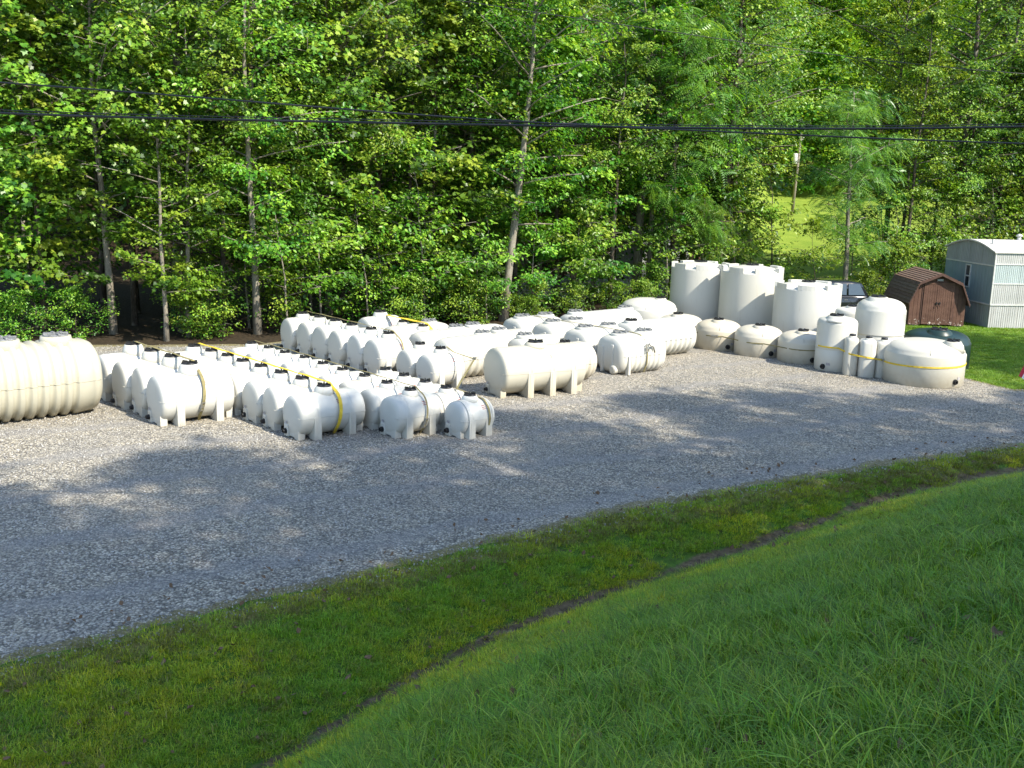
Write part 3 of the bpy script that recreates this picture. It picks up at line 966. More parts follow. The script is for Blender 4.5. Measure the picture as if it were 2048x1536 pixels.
def shade_tree(gx_, gy_, z, scale, kind):
    """stands where its crown's middle (height z) throws its shade on ground point gx, gy"""
    tree('shade_tree', kind, gx_ + sx * z, gy_ + sy * z, scale, pale=0,
         label='tall tree beside the drive outside the picture, shading the gravel', group='trees shading the drive')


SHADE = [(-11.5, 15.2), (-8.2, 14.2), (-5.0, 13.6), (-1.8, 16.3), (1.6, 19.0), (5.0, 21.2), (9.0, 23.6), (13.0, 24.6), (17.0, 24.6), (21, 25.5),
         (-2.6, 11.6), (2.2, 14.6), (6.6, 18), (11.0, 20.4),
         (-1.5, 6.8), (2.0, 10.0), (0.2, 9.6), (4.6, 12.4), (7.6, 13.6), (13.5, 17), (0, 4), (7, 8.5), (13, 12.5), (17.8, 36.2), (22.5, 37.8)]
for i, s_ in enumerate((401, 402, 403)):
    cm, tm = tree_parts(s_, 24.5, 14.5, 2.7, 4900, 0.31, 'plain', 0.28)
    o = tm.build('trunk', M['bark_dark']); MESH['big%d' % i, 0] = (cm, o.data); bpy.data.objects.remove(o)
for i, (a, b) in enumerate(SHADE):
    shade_tree(a, b, 23.0, 1.0, 'big%d' % (i % 3))

# ------------------------------------------------------------------ tanks
YAW = R(40)
AXV = Vector((math.cos(YAW), math.sin(YAW), 0)); NV = Vector((math.sin(YAW), -math.cos(YAW), 0))


def loft_x(prof, zc, ry, rz, n=40, ex=2.0, flat=None):
    """prof [(x, scale)] along x; superellipse section; flat = lowest z kept"""
    rr = []
    for x, s in prof:
        ring = []
        for i in range(n):
            a = 2 * math.pi * i / n
            ca, sa = math.cos(a), math.sin(a)
            y = math.copysign(abs(ca) ** (2 / ex), ca) * ry * s
            z = zc + math.copysign(abs(sa) ** (2 / ex), sa) * rz * s
            if flat is not None and z < flat: z = flat + (z - flat) * 0.02
            ring.append((x, y, z))
        rr.append(ring)
    return rr


def lid_mb(x, y, z, r, lobes=6):
    mb = MB()
    mb.lathe([(r, z - 0.01), (r * 1.02, z + 0.02), (r * 0.94, z + 0.035), (r * 0.3, z + 0.045), (0.01, z + 0.047)], 28, x, y)
    for k in range(lobes):
        a = 2 * math.pi * k / lobes
        Mx = Matrix.Translation((x, y, 0)) @ Matrix.Rotation(a, 4, 'Z')
        mb.box(r * 0.35, r * 1.02, -r * 0.10, r * 0.10, z + 0.03, z + 0.072, Mx)
    return mb


def fit_mb(x, y, z, r=0.055):
    """outlet fitting on the end cap, facing -x"""
    mb = MB()
    n = 16
    def ring(xx, rr): return [(xx, y + rr * math.cos(2 * math.pi * i / n), z + rr * math.sin(2 * math.pi * i / n)) for i in range(n)]
    mb.rings([ring(x, r * 1.35), ring(x - 0.03, r * 1.35), ring(x - 0.03, r), ring(x - 0.08, r), ring(x - 0.08, r * 0.7), ring(x - 0.03, r * 0.65)], False)
    return mb


def plate_mb(x, y, z, w, h):
    """small printed sheet on a face looking to -x"""
    mb = MB(); mb.box(x - 0.004, x, y - w / 2, y + w / 2, z - h / 2, z + h / 2); return mb


def leg_tank(name, L, W, clear=0.10, neck=0.10, mat='poly', stations=(-0.27, 0.27), lid_r=0.17, label_text=True, mould=True, squash=1.0):
    root = empty(name, (0, 0, 0))
    root.scale = (1, 1, squash)
    zc = clear + W / 2; r = W / 2; h = L / 2
    s = [(-h - 0.035, 0.02), (-h - 0.034, 0.35), (-h - 0.026, 0.62), (-h - 0.012, 0.80), (-h + 0.008, 0.90), (-h + 0.035, 0.955), (-h + 0.075, 0.985), (-h + 0.13, 1.0)]
    gx_ = sorted([L * q for q in stations] + ([0.0] if len(stations) == 2 and False else []))
    mid = []
    for g in gx_:
        mid += [(g - 0.10, 1.0), (g - 0.085, 1.012), (g - 0.02, 1.012), (g - 0.008, 0.990), (g + 0.008, 0.990), (g + 0.02, 1.012), (g + 0.085, 1.012), (g + 0.10, 1.0)]
    prof = s + mid + [(-x, q) for x, q in s[::-1]]
    mb = MB()
    mb.rings(loft_x(prof, zc, r, r, 44), True)
    # neck under the lid
    zt = zc + r
    mb.lathe([(lid_r * 1.55, zt - 0.10), (lid_r * 1.42, zt + neck * 0.35), (lid_r * 1.25, zt + neck * 0.8), (lid_r * 1.15, zt + neck), (lid_r * 0.6, zt + neck)], 32)
    # moulded saddles under the body
    def saddle(x0, x1, k):
        pl = [(-r * k, 0.012), (-r * k * 0.45, 0.012), (-r * k * 0.3, 0.05), (r * k * 0.3, 0.05), (r * k * 0.45, 0.012), (r * k, 0.012), (r * k, zc - r * math.sqrt(max(1 - k * k, 0)) * 0.8), (-r * k, zc - r * math.sqrt(max(1 - k * k, 0)) * 0.8)]
        mb.prism_x(pl, x0, x1)
    for g in stations: saddle(g * L - 0.07, g * L + 0.07, 0.93)
    saddle(-h - 0.01, -h + 0.16, 0.62); saddle(h - 0.16, h + 0.01, 0.62)
    # parting line at mid height
    ring_ = []
    for x, q in prof[3:-3]:
        ring_.append((x, q))
    for sgn in (-1, 1):
        pts = [(x, sgn * (r * q + 0.002), zc - 0.004) for x, q in ring_]
        mb.rings([[(x, y, z - 0.006), (x, y + sgn * 0.008, z), (x, y, z + 0.006)] for x, y, z in pts], True)
    mb.rings([[(-h - 0.022, y, zc - 0.012), (-h - 0.036 + 0.02 * abs(y / r) ** 4, y, zc - 0.004), (-h - 0.022, y, zc + 0.004)] for y in np.linspace(-r * 0.86, r * 0.86, 9)], True)
    mb.build('shell', M[mat], root)
    for g in stations:
        for sgn in (-1, 1):
            lb = MB()
            x0, x1 = g * L - 0.095, g * L + 0.095
            P_ = [(sgn * (r + 0.012), zc + 0.02), (sgn * (r + 0.016), 0.0), (sgn * (r - 0.20), 0.0), (sgn * (r - 0.30), clear * 0.9 + 0.02), (sgn * 0.02, clear * 0.9 + 0.015),
                  (sgn * 0.02, clear + 0.06), (sgn * r * 0.6, zc - r * 0.75), (sgn * (r - 0.05), zc - 0.05)]
            lb.prism_x(P_ if sgn > 0 else P_[::-1], x0, x1)
            lb.box(x0 + 0.055, x0 + 0.075, sgn * (r + 0.010) - 0.012, sgn * (r + 0.010) + 0.012, 0.03, zc - 0.05)
            lb.build('leg', M[mat], root, bevel=0.012)
    # foot around the outlet
    fb = MB()
    fy = r * 0.42
    fb.add([(-h - 0.05, fy - 0.10, 0.02), (-h - 0.05, fy + 0.10, 0.02), (-h - 0.05, fy + 0.09, 0.30), (-h - 0.05, fy - 0.09, 0.30),
            (-h + 0.30, fy - 0.13, 0.02), (-h + 0.30, fy + 0.13, 0.02), (-h + 0.10, fy + 0.11, 0.44), (-h + 0.10, fy - 0.11, 0.44)],
           [(0, 3, 2, 1), (4, 5, 6, 7), (0, 1, 5, 4), (2, 3, 7, 6), (0, 4, 7, 3), (1, 2, 6, 5)])
    if False:
        for sgn in (-1, 1):   # moulded web running down the lower half of the end
            fb.add([(-h - 0.02, sgn * 0.02 - 0.12, zc - 0.06), (-h + 0.02, sgn * 0.30 - 0.12, 0.10), (-h + 0.10, sgn * 0.34 - 0.12, 0.10), (-h - 0.045, sgn * 0.12 - 0.12, 0.16)],
                   [(0, 1, 2, 3) if sgn > 0 else (3, 2, 1, 0)])
    fb.build('outlet_foot', M[mat], root, bevel=0.012)
    fit_mb(-h - 0.048, fy, 0.15, 0.048).build('outlet', M['black'], root)
    lid_mb(0, 0, zt + neck, lid_r).build('lid', M['black'], root)
    if label_text:
        plate_mb(-h - 0.052, fy - 0.02, 0.36, 0.085, 0.06).build('printed_label', M['paper'], root)
        lab = MB(); ang = R(38)
        for k in range(3):
            zz = zc + r * math.sin(ang) + 0.035 - 0.035 * k; yy = -math.sqrt(max(r * r - (zz - zc) ** 2, 0)) - 0.004
            lab.box(0.10, 0.22, yy - 0.003, yy + 0.003, zz - 0.007, zz + 0.007)
        lab.build('print', M['redprint'], root)
    return root


def rib_profile(L, pitch, amp, dome=0.28, k0=1.0):
    h = L / 2
    p = [(-h, 0.02), (-h, 0.60), (-h + dome * 0.12, 0.78), (-h + dome * 0.4, 0.90), (-h + dome, 0.975)]
    x = -h + dome + 0.02
    while x + pitch < h - dome:
        p += [(x, 1.0 - amp), (x + pitch * 0.36, 1.0 - amp), (x + pitch * 0.46, 1.0 - amp * 0.1), (x + pitch * 0.56, 1.0), (x + pitch * 0.80, 1.0), (x + pitch * 0.90, 1.0 - amp * 0.1)]
        x += pitch
    return p + [(h - dome - 0.01, 1.0 - amp * 0.6)] + [(-a, b) for a, b in p[:5][::-1]]


def ribbed_tank(name, L, W, H, mat='poly', ex=2.5, manways=((0, 0),), rib=0.26, amp=0.045, lid='grey_lid', lid_r=0.26, post=False, rise=0.10, seam=True):
    root = empty(name)
    mb = MB()
    rz = H / 2 * 1.04; zc = rz - 0.035
    prof = rib_profile(L, rib, amp)
    mb.rings(loft_x(prof, zc, W / 2, rz, 48, ex, flat=0.0), True)
    h = L / 2
    for (mx, my) in manways:
        mb.lathe([(lid_r * 1.32, H - 0.20), (lid_r * 1.28, H + rise * 0.3), (lid_r * 1.2, H + rise), (lid_r * 0.9, H + rise)], 36, mx, my)
    if seam:
        for sgn in (-1, 1):
            mb.rings([[(x, sgn * (W / 2 * q), zc - 0.012), (x, sgn * (W / 2 * q + 0.014), zc), (x, sgn * (W / 2 * q), zc + 0.012)] for x, q in prof[3:-3]], True)
    mb.build('shell', M[mat], root)
    if post:
        pb = MB()
        pb.box(-h - 0.03, -h + 0.08, -0.26, -0.14, 0.02, H * 0.78)
        pb.box(-h - 0.03, -h + 0.10, 0.20, 0.32, 0.02, H * 0.70)
        pb.build('end_rib', M[mat], root, bevel=0.02)
        bb = MB()
        n = 20
        ring = lambda xx, rr: [(xx, -0.30 + rr * math.cos(2 * math.pi * i / n), 0.17 + rr * math.sin(2 * math.pi * i / n)) for i in range(n)]
        bb.rings([ring(-h + 0.1, 0.14), ring(-h - 0.06, 0.14), ring(-h - 0.09, 0.10)], False)
        bb.build('inlet_boss', M[mat], root)
        sb = MB()
        sb.prism_z([(-h + 0.24, -W / 2 - 0.02), (-h + 0.34, -W / 2 - 0.02), (-h + 0.34, -W / 2 + 0.14), (-h + 0.24, -W / 2 + 0.14)], 0.02, H * 0.52)
        sb.build('side_rib', M[mat], root, bevel=0.02)
    for (mx, my) in manways:
        l = lid_mb(mx, my, H + rise, lid_r, 8)
        l.build('manway_lid', M[lid], root)
    return root


def dome_tank(name, Rr, H, dome, mat='poly_dirty', neck=(0.0, 0.0), lid_r=0.2, outlet=None, bands=(), facets=True):
    """upright round tank with a stepped dome, an offset neck and a black lid"""
    root = empty(name)
    mb = MB()
    prof = [(0.02, 0.0), (Rr * 0.97, 0.0), (Rr, 0.03)]
    z = 0.03
    for b in sorted(bands):
        prof += [(Rr, b - 0.05), (Rr * 0.985, b - 0.03), (Rr * 0.985, b - 0.01), (Rr * 1.008, b), (Rr * 1.008, b + 0.03), (Rr, b + 0.05)]
    prof += [(Rr, H - 0.06), (Rr * 0.992, H - 0.02), (Rr * 0.965, H + 0.01)]
    for k in range(1, 8):
        t = k / 8
        prof.append((Rr * 0.965 * math.cos(t * math.pi / 2 * 0.92) ** 0.9, H + 0.01 + dome * math.sin(t * math.pi / 2)))
    prof += [(0.02, H + 0.01 + dome)]
    mb.lathe(prof, 64)
    if facets:   # two raised ribs over the dome
        for a in (R(-104),):
            Mx = Matrix.Rotation(a, 4, 'Z')
            pts = [Mx @ Vector((Rr * 0.96 * math.cos(t * math.pi / 2 * 0.92) ** 0.9, 0, H + 0.02 + dome * math.sin(t * math.pi / 2))) for t in np.linspace(0.0, 0.25, 5)]
            mb.tube(pts, 0.012, 6)
    nx_, ny_ = neck
    zt = H + dome + 0.03
    mb.lathe([(lid_r * 1.9, H + dome * 0.18), (lid_r * 1.65, zt - 0.10), (lid_r * 1.35, zt - 0.02), (lid_r * 1.25, zt + 0.02), (lid_r * 0.7, zt + 0.02)], 36, nx_, ny_)
    mb.build('shell', M[mat], root)
    lid_mb(nx_, ny_, zt + 0.02, lid_r).build('lid', M['black'], root)
    if outlet:
        a, z_ = outlet
        Mx = Matrix.Rotation(a + math.pi, 4, 'Z')
        f = fit_mb(-Rr - 0.0, 0, z_, 0.065); f.v = [tuple(Mx @ Vector(p)) for p in f.v]
        f.build('outlet', M['black'], root)
        Mx = Matrix.Rotation(a + math.pi + 0.22 * 0.8 / Rr, 4, 'Z')
        f = plate_mb(-Rr - 0.006, 0, z_ + 0.10, 0.13, 0.09); f.v = [tuple(Mx @ Vector(p)) for p in f.v]
        f.build('printed_label', M['paper'], root)
    return root


def crown_tank(name, Rr, H, n=7, a0=0.0, mat='poly'):
    """tall upright tank whose rim carries raised lugs round a low dome"""
    root = empty(name)
    mb = MB()
    b = H - 0.20
    mb.lathe([(0.02, 0), (Rr * 0.985, 0), (Rr, 0.04), (Rr, b * 0.5), (Rr * 0.997, b - 0.05), (Rr * 0.995, b), (Rr * 0.93, b + 0.015), (Rr * 0.90, b + 0.05),
              (Rr * 0.70, b + 0.14), (Rr * 0.40, b + 0.21), (Rr * 0.2, b + 0.23), (0.02, b + 0.235)], 72)
    mb.build('shell', M[mat], root)
    for k in range(n):
        a = a0 + 2 * math.pi * k / n; w = 2 * math.pi / n * 0.30
        lb = MB()
        m_ = 5
        outer = [((Rr * 1.0) * math.cos(a + w * t), (Rr * 1.0) * math.sin(a + w * t)) for t in np.linspace(-1, 1, m_)]
        inner = [((Rr * 0.84) * math.cos(a + w * t), (Rr * 0.84) * math.sin(a + w * t)) for t in np.linspace(1, -1, m_)]
        lb.prism_z(outer + inner, b - 0.04, H)
        lb.build('rim_lug', M[mat], root, bevel=0.02)
    hub = MB(); hub.lathe([(Rr * 0.30, b + 0.12), (Rr * 0.28, H + 0.0), (Rr * 0.24, H + 0.03), (0.02, H + 0.03)], 36)
    hub.build('manway_neck', M[mat], root)
    lid_mb(0, 0, H + 0.03, Rr * 0.2).build('lid', M['black'], root)
    return root


def slim_tank(name, w, d, H, mat='poly'):
    """narrow upright tank with rounded corners, sloping shoulder and one black cap"""
    root = empty(name)
    mb = MB()
    def ring(sx_, sy_, z, dy=0.0):
        o = []
        for i in range(32):
            a = 2 * math.pi * i / 32; ca, sa = math.cos(a), math.sin(a)
            o.append((math.copysign(abs(ca) ** 0.55, ca) * w / 2 * sx_, math.copysign(abs(sa) ** 0.55, sa) * d / 2 * sy_ + dy, z))
        return o
    mb.rings([ring(0.02, 0.02, 0), ring(0.97, 0.97, 0), ring(1, 1, 0.04), ring(1, 1, H * 0.5), ring(1.0, 1.0, H - 0.10), ring(0.94, 0.96, H - 0.03), ring(0.78, 0.86, H + 0.01), ring(0.02, 0.02, H + 0.03)], True)
    mb.lathe([(0.13, H - 0.02), (0.12, H + 0.07), (0.06, H + 0.07)], 24, 0, -d * 0.1)
    mb.build('shell', M[mat], root)
    c = MB(); c.lathe([(0.105, H + 0.06), (0.105, H + 0.12), (0.09, H + 0.135), (0.02, H + 0.135)], 20, 0, -d * 0.1)
    c.build('cap', M['black'], root)
    return root


def put(root, x, y, yaw, label, cat='tank', group=None, z=0.0):
    root.location = (x, y, z); root.rotation_euler = (0, 0, yaw)
    return tag(root, label, cat, group)


TOPS = {}


def row(proto, spots, labels, group, cat='water tank', names=None):
    out = []
    for i, ((x, y), lab) in enumerate(zip(spots, labels)):
        yaw = YAW + R(random.uniform(-3.5, 3.5)); x += random.uniform(-0.035, 0.035); y += random.uniform(-0.035, 0.035)
        if i == 0: o = put(proto, x, y, yaw, lab, cat, group)
        else: o = copy_thing(proto, (x, y, 0), yaw, lab, group)
        out.append(o)
    return out


ordw = ['front', 'second', 'third', 'fourth', 'fifth', 'sixth', 'seventh', 'eighth', 'ninth']
# row A: four big saddle tanks next to the huge ribbed tank
A_sp = [(-7.84, 24.48), (-8.60, 25.36), (-9.36, 26.15), (-10.15, 26.98)]
tA = leg_tank('saddle_tank', 1.82, 1.14, 0.06, 0.20, lid_r=0.19)
A = row(tA, A_sp, ['large white saddle tank, front one of the four beside the huge ribbed tank',
                   'large white saddle tank, second from the front in the leftmost row of four',
                   'large white saddle tank, third from the front in the leftmost row of four',
                   'large white saddle tank, rearmost in the leftmost row, nearest the wood'], 'leftmost row of large saddle tanks')
# row B: eight
B_sp = [(-4.38, 23.50), (-5.07, 24.27), (-5.74, 24.97), (-6.40, 25.70), (-7.04, 26.40), (-7.69, 27.10), (-8.32, 27.79), (-8.95, 28.45)]
tB = leg_tank('saddle_tank', 1.72, 0.98, 0.04, 0.12, lid_r=0.165)
B = row(tB, B_sp, ['white saddle tank with a bright yellow strap, front of the long second row'] +
        ['white saddle tank, %s from the front in the row under the bright yellow strap' % ordw[i] for i in range(1, 8)], 'second row of saddle tanks')
# row C: nine small
C_sp = [(-2.37, 23.72), (-3.03, 24.50), (-3.70, 25.28), (-4.38, 26.05), (-5.05, 26.80), (-5.72, 27.58), (-6.38, 28.34), (-7.02, 29.02), (-7.68, 29.70)]
tC = leg_tank('saddle_tank', 1.22, 0.92, 0.04, 0.09, lid_r=0.14)
C = row(tC, C_sp, ['small white saddle tank with a ratchet buckle hanging on it, front of the third row'] +
        ['small white saddle tank, %s from the front in the row under the olive strap' % ordw[i] for i in range(1, 9)], 'third row of small saddle tanks')
# row D
D_sp = [(-0.96, 23.75), (-1.58, 24.48), (-2.18, 25.20), (-2.78, 25.92), (-3.38, 26.62)]
tD = leg_tank('saddle_tank', 0.95, 0.83, 0.04, 0.09, lid_r=0.14)
D = row(tD, D_sp, ['smallest white saddle tank, in half shade at the front right of the small tanks',
                   'small white saddle tank just behind the smallest one at the front right',
                   'small saddle tank below the left foot of the upright pair of tanks',
                   'small saddle tank half hidden in front of the six upright tanks',
                   'smallest-row saddle tank farthest back, at the foot of the six round-ended ones'], 'fourth row of the smallest saddle tanks')
# row E : six
E_sp = [(-3.79, 30.90), (-4.48, 31.70), (-5.17, 32.50), (-5.86, 33.30), (-6.55, 34.10), (-7.22, 34.85)]
tE = leg_tank('saddle_tank', 1.25, 1.08, 0.06, 0.12, lid_r=0.17)
E_ = row(tE, E_sp, ['deep white saddle tank, nearest of the six round-ended tanks in mid picture'] +
         ['deep white saddle tank, %s of the six round-ended tanks counted from the nearest' % ordw[i] for i in range(1, 5)] +
         ['deep white saddle tank, farthest left of the six round-ended ones'], 'six deep saddle tanks in mid picture')
# rows F, G
tF = leg_tank('saddle_tank', 1.22, 1.04, 0.06, 0.12, lid_r=0.16)
Fr = row(tF, [(-2.95, 32.95), (-3.70, 33.75)], ['white saddle tank with a broad yellow strap, left of the ribbed cistern',
                                                'white saddle tank behind the one with the broad yellow strap'], 'saddle tanks under the broad yellow strap')
o = copy_thing(tF, (-4.55, 34.7, 0.0), YAW, 'cream saddle tank standing highest at the back of the middle group', 'saddle tanks under the broad yellow strap', scale=(1.12, 1.12, 1.15))
Fr.append(o)
tG = leg_tank('saddle_tank', 1.15, 0.96, 0.05, 0.11, lid_r=0.15)
G_ = row(tG, [(-2.08, 29.2), (-2.72, 29.93)], ['cream-white saddle tank standing alone on its feet left of the big three-legged tank',
                                              'white saddle tank tucked behind the one left of the three-legged tank'], 'pair of saddle tanks in the middle')

# the big three-station tank
t3 = leg_tank('three_saddle_tank', 2.65, 1.46, 0.06, 0.10, 'poly_cream', (-0.20, 0.07, 0.335), 0.22, squash=0.90)
put(t3, 0.64, 28.83, R(29), 'large cream tank with three pairs of feet in the centre of the gravel', 'water tank')

# huge ribbed cistern at the left edge
rb = ribbed_tank('ribbed_cistern', 3.8, 1.92, 1.82, 'poly_old', 2.25, ((1.05, 0), (-0.15, 0)), 0.27, 0.075, 'grey_lid', 0.29, rise=0.13)
put(rb, -12.02, 24.12, R(42), 'huge cream ribbed cistern with two manways, cut by the left edge', 'cistern')
fl = MB()
fl.add([(-0.75, -0.93, 1.32), (-0.62, -0.97, 1.20), (-0.68, -0.99, 1.14), (-0.80, -0.95, 1.22)], [(0, 1, 2, 3)])
so = MB()

# ribbed cisterns in the middle
def PQ(al, nn): return (-1.3 + al * 0.766 + nn * 0.643, 31.1 + al * 0.643 - nn * 0.766)


h1 = ribbed_tank('ribbed_cistern', 2.3, 1.30, 1.24, 'poly', 2.3, ((0.45, 0),), 0.27, 0.085, 'grey_lid', 0.22, rise=0.06)
put(h1, -1.3, 31.1, YAW, 'white ribbed cistern directly left of the three-legged tank', 'cistern', 'ribbed cisterns in mid picture')
for (al, nn, lab) in ((0.05, -1.42, 'white ribbed cistern, middle of the three behind the upright saddle tanks'),
                      (0.0, -2.86, 'white ribbed cistern farthest back in the middle, against the bushes')):
    x, y = PQ(al, nn)
    copy_thing(h1, (x, y, 0), YAW, lab, 'ribbed cisterns in mid picture')
h2 = ribbed_tank('ribbed_cistern', 1.7, 1.22, 1.16, 'poly', 2.3, ((-0.45, 0),), 0.25, 0.085, 'grey_lid', 0.22, rise=0.06)
x, y = PQ(2.1, 0.62)
put(h2, x, y, YAW, 'white ribbed cistern just behind the three-legged tank, its lid above the tank', 'cistern', 'short ribbed cisterns')
for (al, nn, lab) in ((2.1, -0.68, 'short white ribbed cistern behind the three-legged tank, second back'),
                      (2.05, -1.98, 'short white ribbed cistern behind the three-legged tank, farthest back')):
    x, y = PQ(al, nn)
    copy_thing(h2, (x, y, 0), YAW, lab, 'short ribbed cisterns')
cr = ribbed_tank('ribbed_cistern', 1.75, 1.20, 1.16, 'poly_dirty', 2.1, ((-0.1, 0),), 0.23, 0.09, 'black', 0.16, rise=0.03)
put(cr, 1.64, 30.62, YAW, 'yellowed ribbed cistern peeping out behind the right end of the three-legged tank', 'cistern')

# loaf-shaped cisterns
i1 = ribbed_tank('loaf_cistern', 2.05, 1.42, 1.22, 'poly', 2.9, ((-0.52, 0), (0.52, 0)), 0.20, 0.055, 'grey_lid', 0.25, post=True, rise=0.05)
put(i1, 3.83, 32.6, R(37), 'white loaf-shaped cistern with two grey lids and a chain ratchet, nearest of its row', 'cistern', 'loaf-shaped cisterns')
for (x, y, lab) in ((2.78, 33.75, 'white loaf-shaped cistern, second in the row behind the one with the ratchet'),
                    (1.74, 34.85, 'white loaf-shaped cistern, third in its row from the gravel'),
                    (0.72, 35.95, 'white loaf-shaped cistern, farthest in its row, by the pale leaning trunk')):
    copy_thing(i1, (x, y, 0), R(38), lab, 'loaf-shaped cisterns')
lg = ribbed_tank('ribbed_cistern', 3.5, 1.45, 1.22, 'poly', 2.2, ((-1.3, 0), (1.3, 0)), 0.24, 0.08, 'grey_lid', 0.24, rise=0.06)
put(lg, 3.25, 38.0, YAW, 'long white ribbed cistern with two lids, left of the domed tank', 'cistern')
rg = ribbed_tank('ribbed_cistern', 3.1, 1.55, 1.26, 'poly', 2.3, ((-1.15, 0),), 0.25, 0.08, 'black', 0.20, rise=0.04)
put(rg, 4.95, 35.7, R(38), 'long white ribbed cistern with a black lid beside the belted round tanks', 'cistern')

# single domed tank
dm = dome_tank('domed_tank', 1.13, 1.02, 0.34, 'poly', (0.42, -0.22), 0.17)
put(dm, 5.45, 41.2, 0, 'white round tank with a shallow dome standing alone left of the tall tanks', 'water tank')

# tall tanks with lugged rims
c1 = crown_tank('tall_tank', 1.24, 2.68, 7, 0.15)
put(c1, 7.85, 43.4, 0, 'tall white tank with a lugged rim, left of the three', 'storage tank', 'three tall lugged tanks')
copy_thing(c1, (9.55, 41.35, 0), R(12), 'tall white tank with a lugged rim, middle of the three', 'three tall lugged tanks', (1, 1, 1.03))
copy_thing(c1, (11.15, 38.9, 0), R(-14), 'shorter white tank with a lugged rim, right of the three', 'three tall lugged tanks', (1, 1, 0.89))

# low round tanks in a belt
J_sp = [(6.40, 38.9), (7.60, 37.65), (8.82, 36.42), (10.10, 35.3)]
tJ = dome_tank('round_tank', 0.855, 0.74, 0.30, 'poly_dirty', (-0.10, -0.28), 0.18, (R(-82), 0.17))
put(tJ, J_sp[3][0], J_sp[3][1], 0, 'low cream round tank with a black lid, right end of the four in a belt', 'water tank', 'four low round tanks in one belt')
for k, lab in ((2, 'low cream round tank, third from the left in the belt, brightest of the four'),
               (1, 'low stained round tank with the belt buckle, second from the left'),
               (0, 'low cream round tank at the left end of the belt, next to the ribbed cistern')):
    copy_thing(tJ, (J_sp[k][0], J_sp[k][1], 0), R((-14, 6, 10)[k]), lab, 'four low round tanks in one belt')

# upright tanks on the right
k1 = dome_tank('upright_tank', 0.65, 1.62, 0.16, 'poly', (-0.12, -0.22), 0.22, (R(-140), 0.16), (0.75,), False)
put(k1, 10.76, 33.78, 0, 'white upright tank with a wide black lid right of the four belted tanks', 'water tank')
k3 = dome_tank('upright_tank', 0.60, 1.62, 0.14, 'poly', (0.0, -0.1), 0.20, None, (0.8,), False)
put(k3, 12.15, 36.6, 0, 'white upright tank half hidden between the wide-lidded tank and the tallest one', 'water tank')
k2 = dome_tank('upright_tank', 0.82, 1.98, 0.34, 'poly', (-0.16, -0.1), 0.24, None, (0.55, 1.12), False)
put(k2, 12.50, 34.75, 0, 'tallest white upright tank with moulded bands in front of the brown shed', 'water tank')
s1 = slim_tank('slim_tank', 0.42, 0.55, 1.22)
put(s1, 10.98, 32.86, R(-8), 'narrow white tank with a small black cap, left of the slim three', 'water tank', 'three slim capped tanks')
s2 = slim_tank('slim_tank', 0.50, 0.60, 1.20)
put(s2, 11.42, 32.60, R(-8), 'narrow white tank with a small black cap, middle of the slim three', 'water tank', 'three slim capped tanks')
s3 = slim_tank('slim_tank', 0.52, 0.62, 1.16)
put(s3, 11.93, 32.62, R(-8), 'narrow white tank with a small black cap, right of the slim three', 'water tank', 'three slim capped tanks')
b1 = dome_tank('round_tank', 1.22, 1.0, 0.34, 'poly_cream', (0.62, -0.55), 0.19, (R(-62), 0.20))
put(b1, 13.05, 32.05, 0, 'broad low white round tank at the right end, belted with a yellow strap', 'water tank')
g1 = dome_tank('round_tank', 1.12, 0.92, 0.36, 'poly_green', (-0.10, -0.42), 0.27)
put(g1, 14.55, 34.9, 0, 'dark green round tank behind the broad low white one', 'water tank')


# ------------------------------------------------------------------ straps
def ribbon(pts, w, th=0.006, widthdir=None):
    """flat webbing through pts; returns MB"""
    pts = [Vector(p) for p in pts]
    mb = MB(); rr = []
    for k, p in enumerate(pts):
        t = (pts[min(k + 1, len(pts) - 1)] - pts[max(k - 1, 0)]).normalized()
        wd = Vector(widthdir) if widthdir is not None else t.cross(Vector((0, 0, 1)))
        wd = (wd - t * wd.dot(t)).normalized(); nn = wd.cross(t)
        q = math.sin(k * 1.9) * 0.12
        wd = (wd * math.cos(q) + nn * math.sin(q)); nn = wd.cross(t)
        rr.append([tuple(p - wd * w / 2 - nn * th), tuple(p + wd * w / 2 - nn * th), tuple(p + wd * w / 2 + nn * th), tuple(p - wd * w / 2 + nn * th)])
    mb.rings(rr, False)
    return mb


def buckle(parent, p, d, s=1.0):
    p = Vector(p); d = Vector(d).normalized()
    q = d.to_track_quat('X', 'Z').to_matrix().to_4x4()
    Mx = Matrix.Translation(p) @ q @ Matrix.Scale(s, 4)
    mb = MB()
    mb.box(-0.10, 0.10, -0.035, -0.027, 0.0, 0.035, Mx); mb.box(-0.10, 0.10, 0.027, 0.035, 0.0, 0.035, Mx)
    mb.box(-0.09, -0.075, -0.03, 0.03, 0.0, 0.03, Mx); mb.box(0.075, 0.09, -0.03, 0.03, 0.0, 0.03, Mx)
    mb.box(-0.03, 0.03, -0.026, 0.026, 0.005, 0.04, Mx)
    mb.build('ratchet', M['steel'], parent)


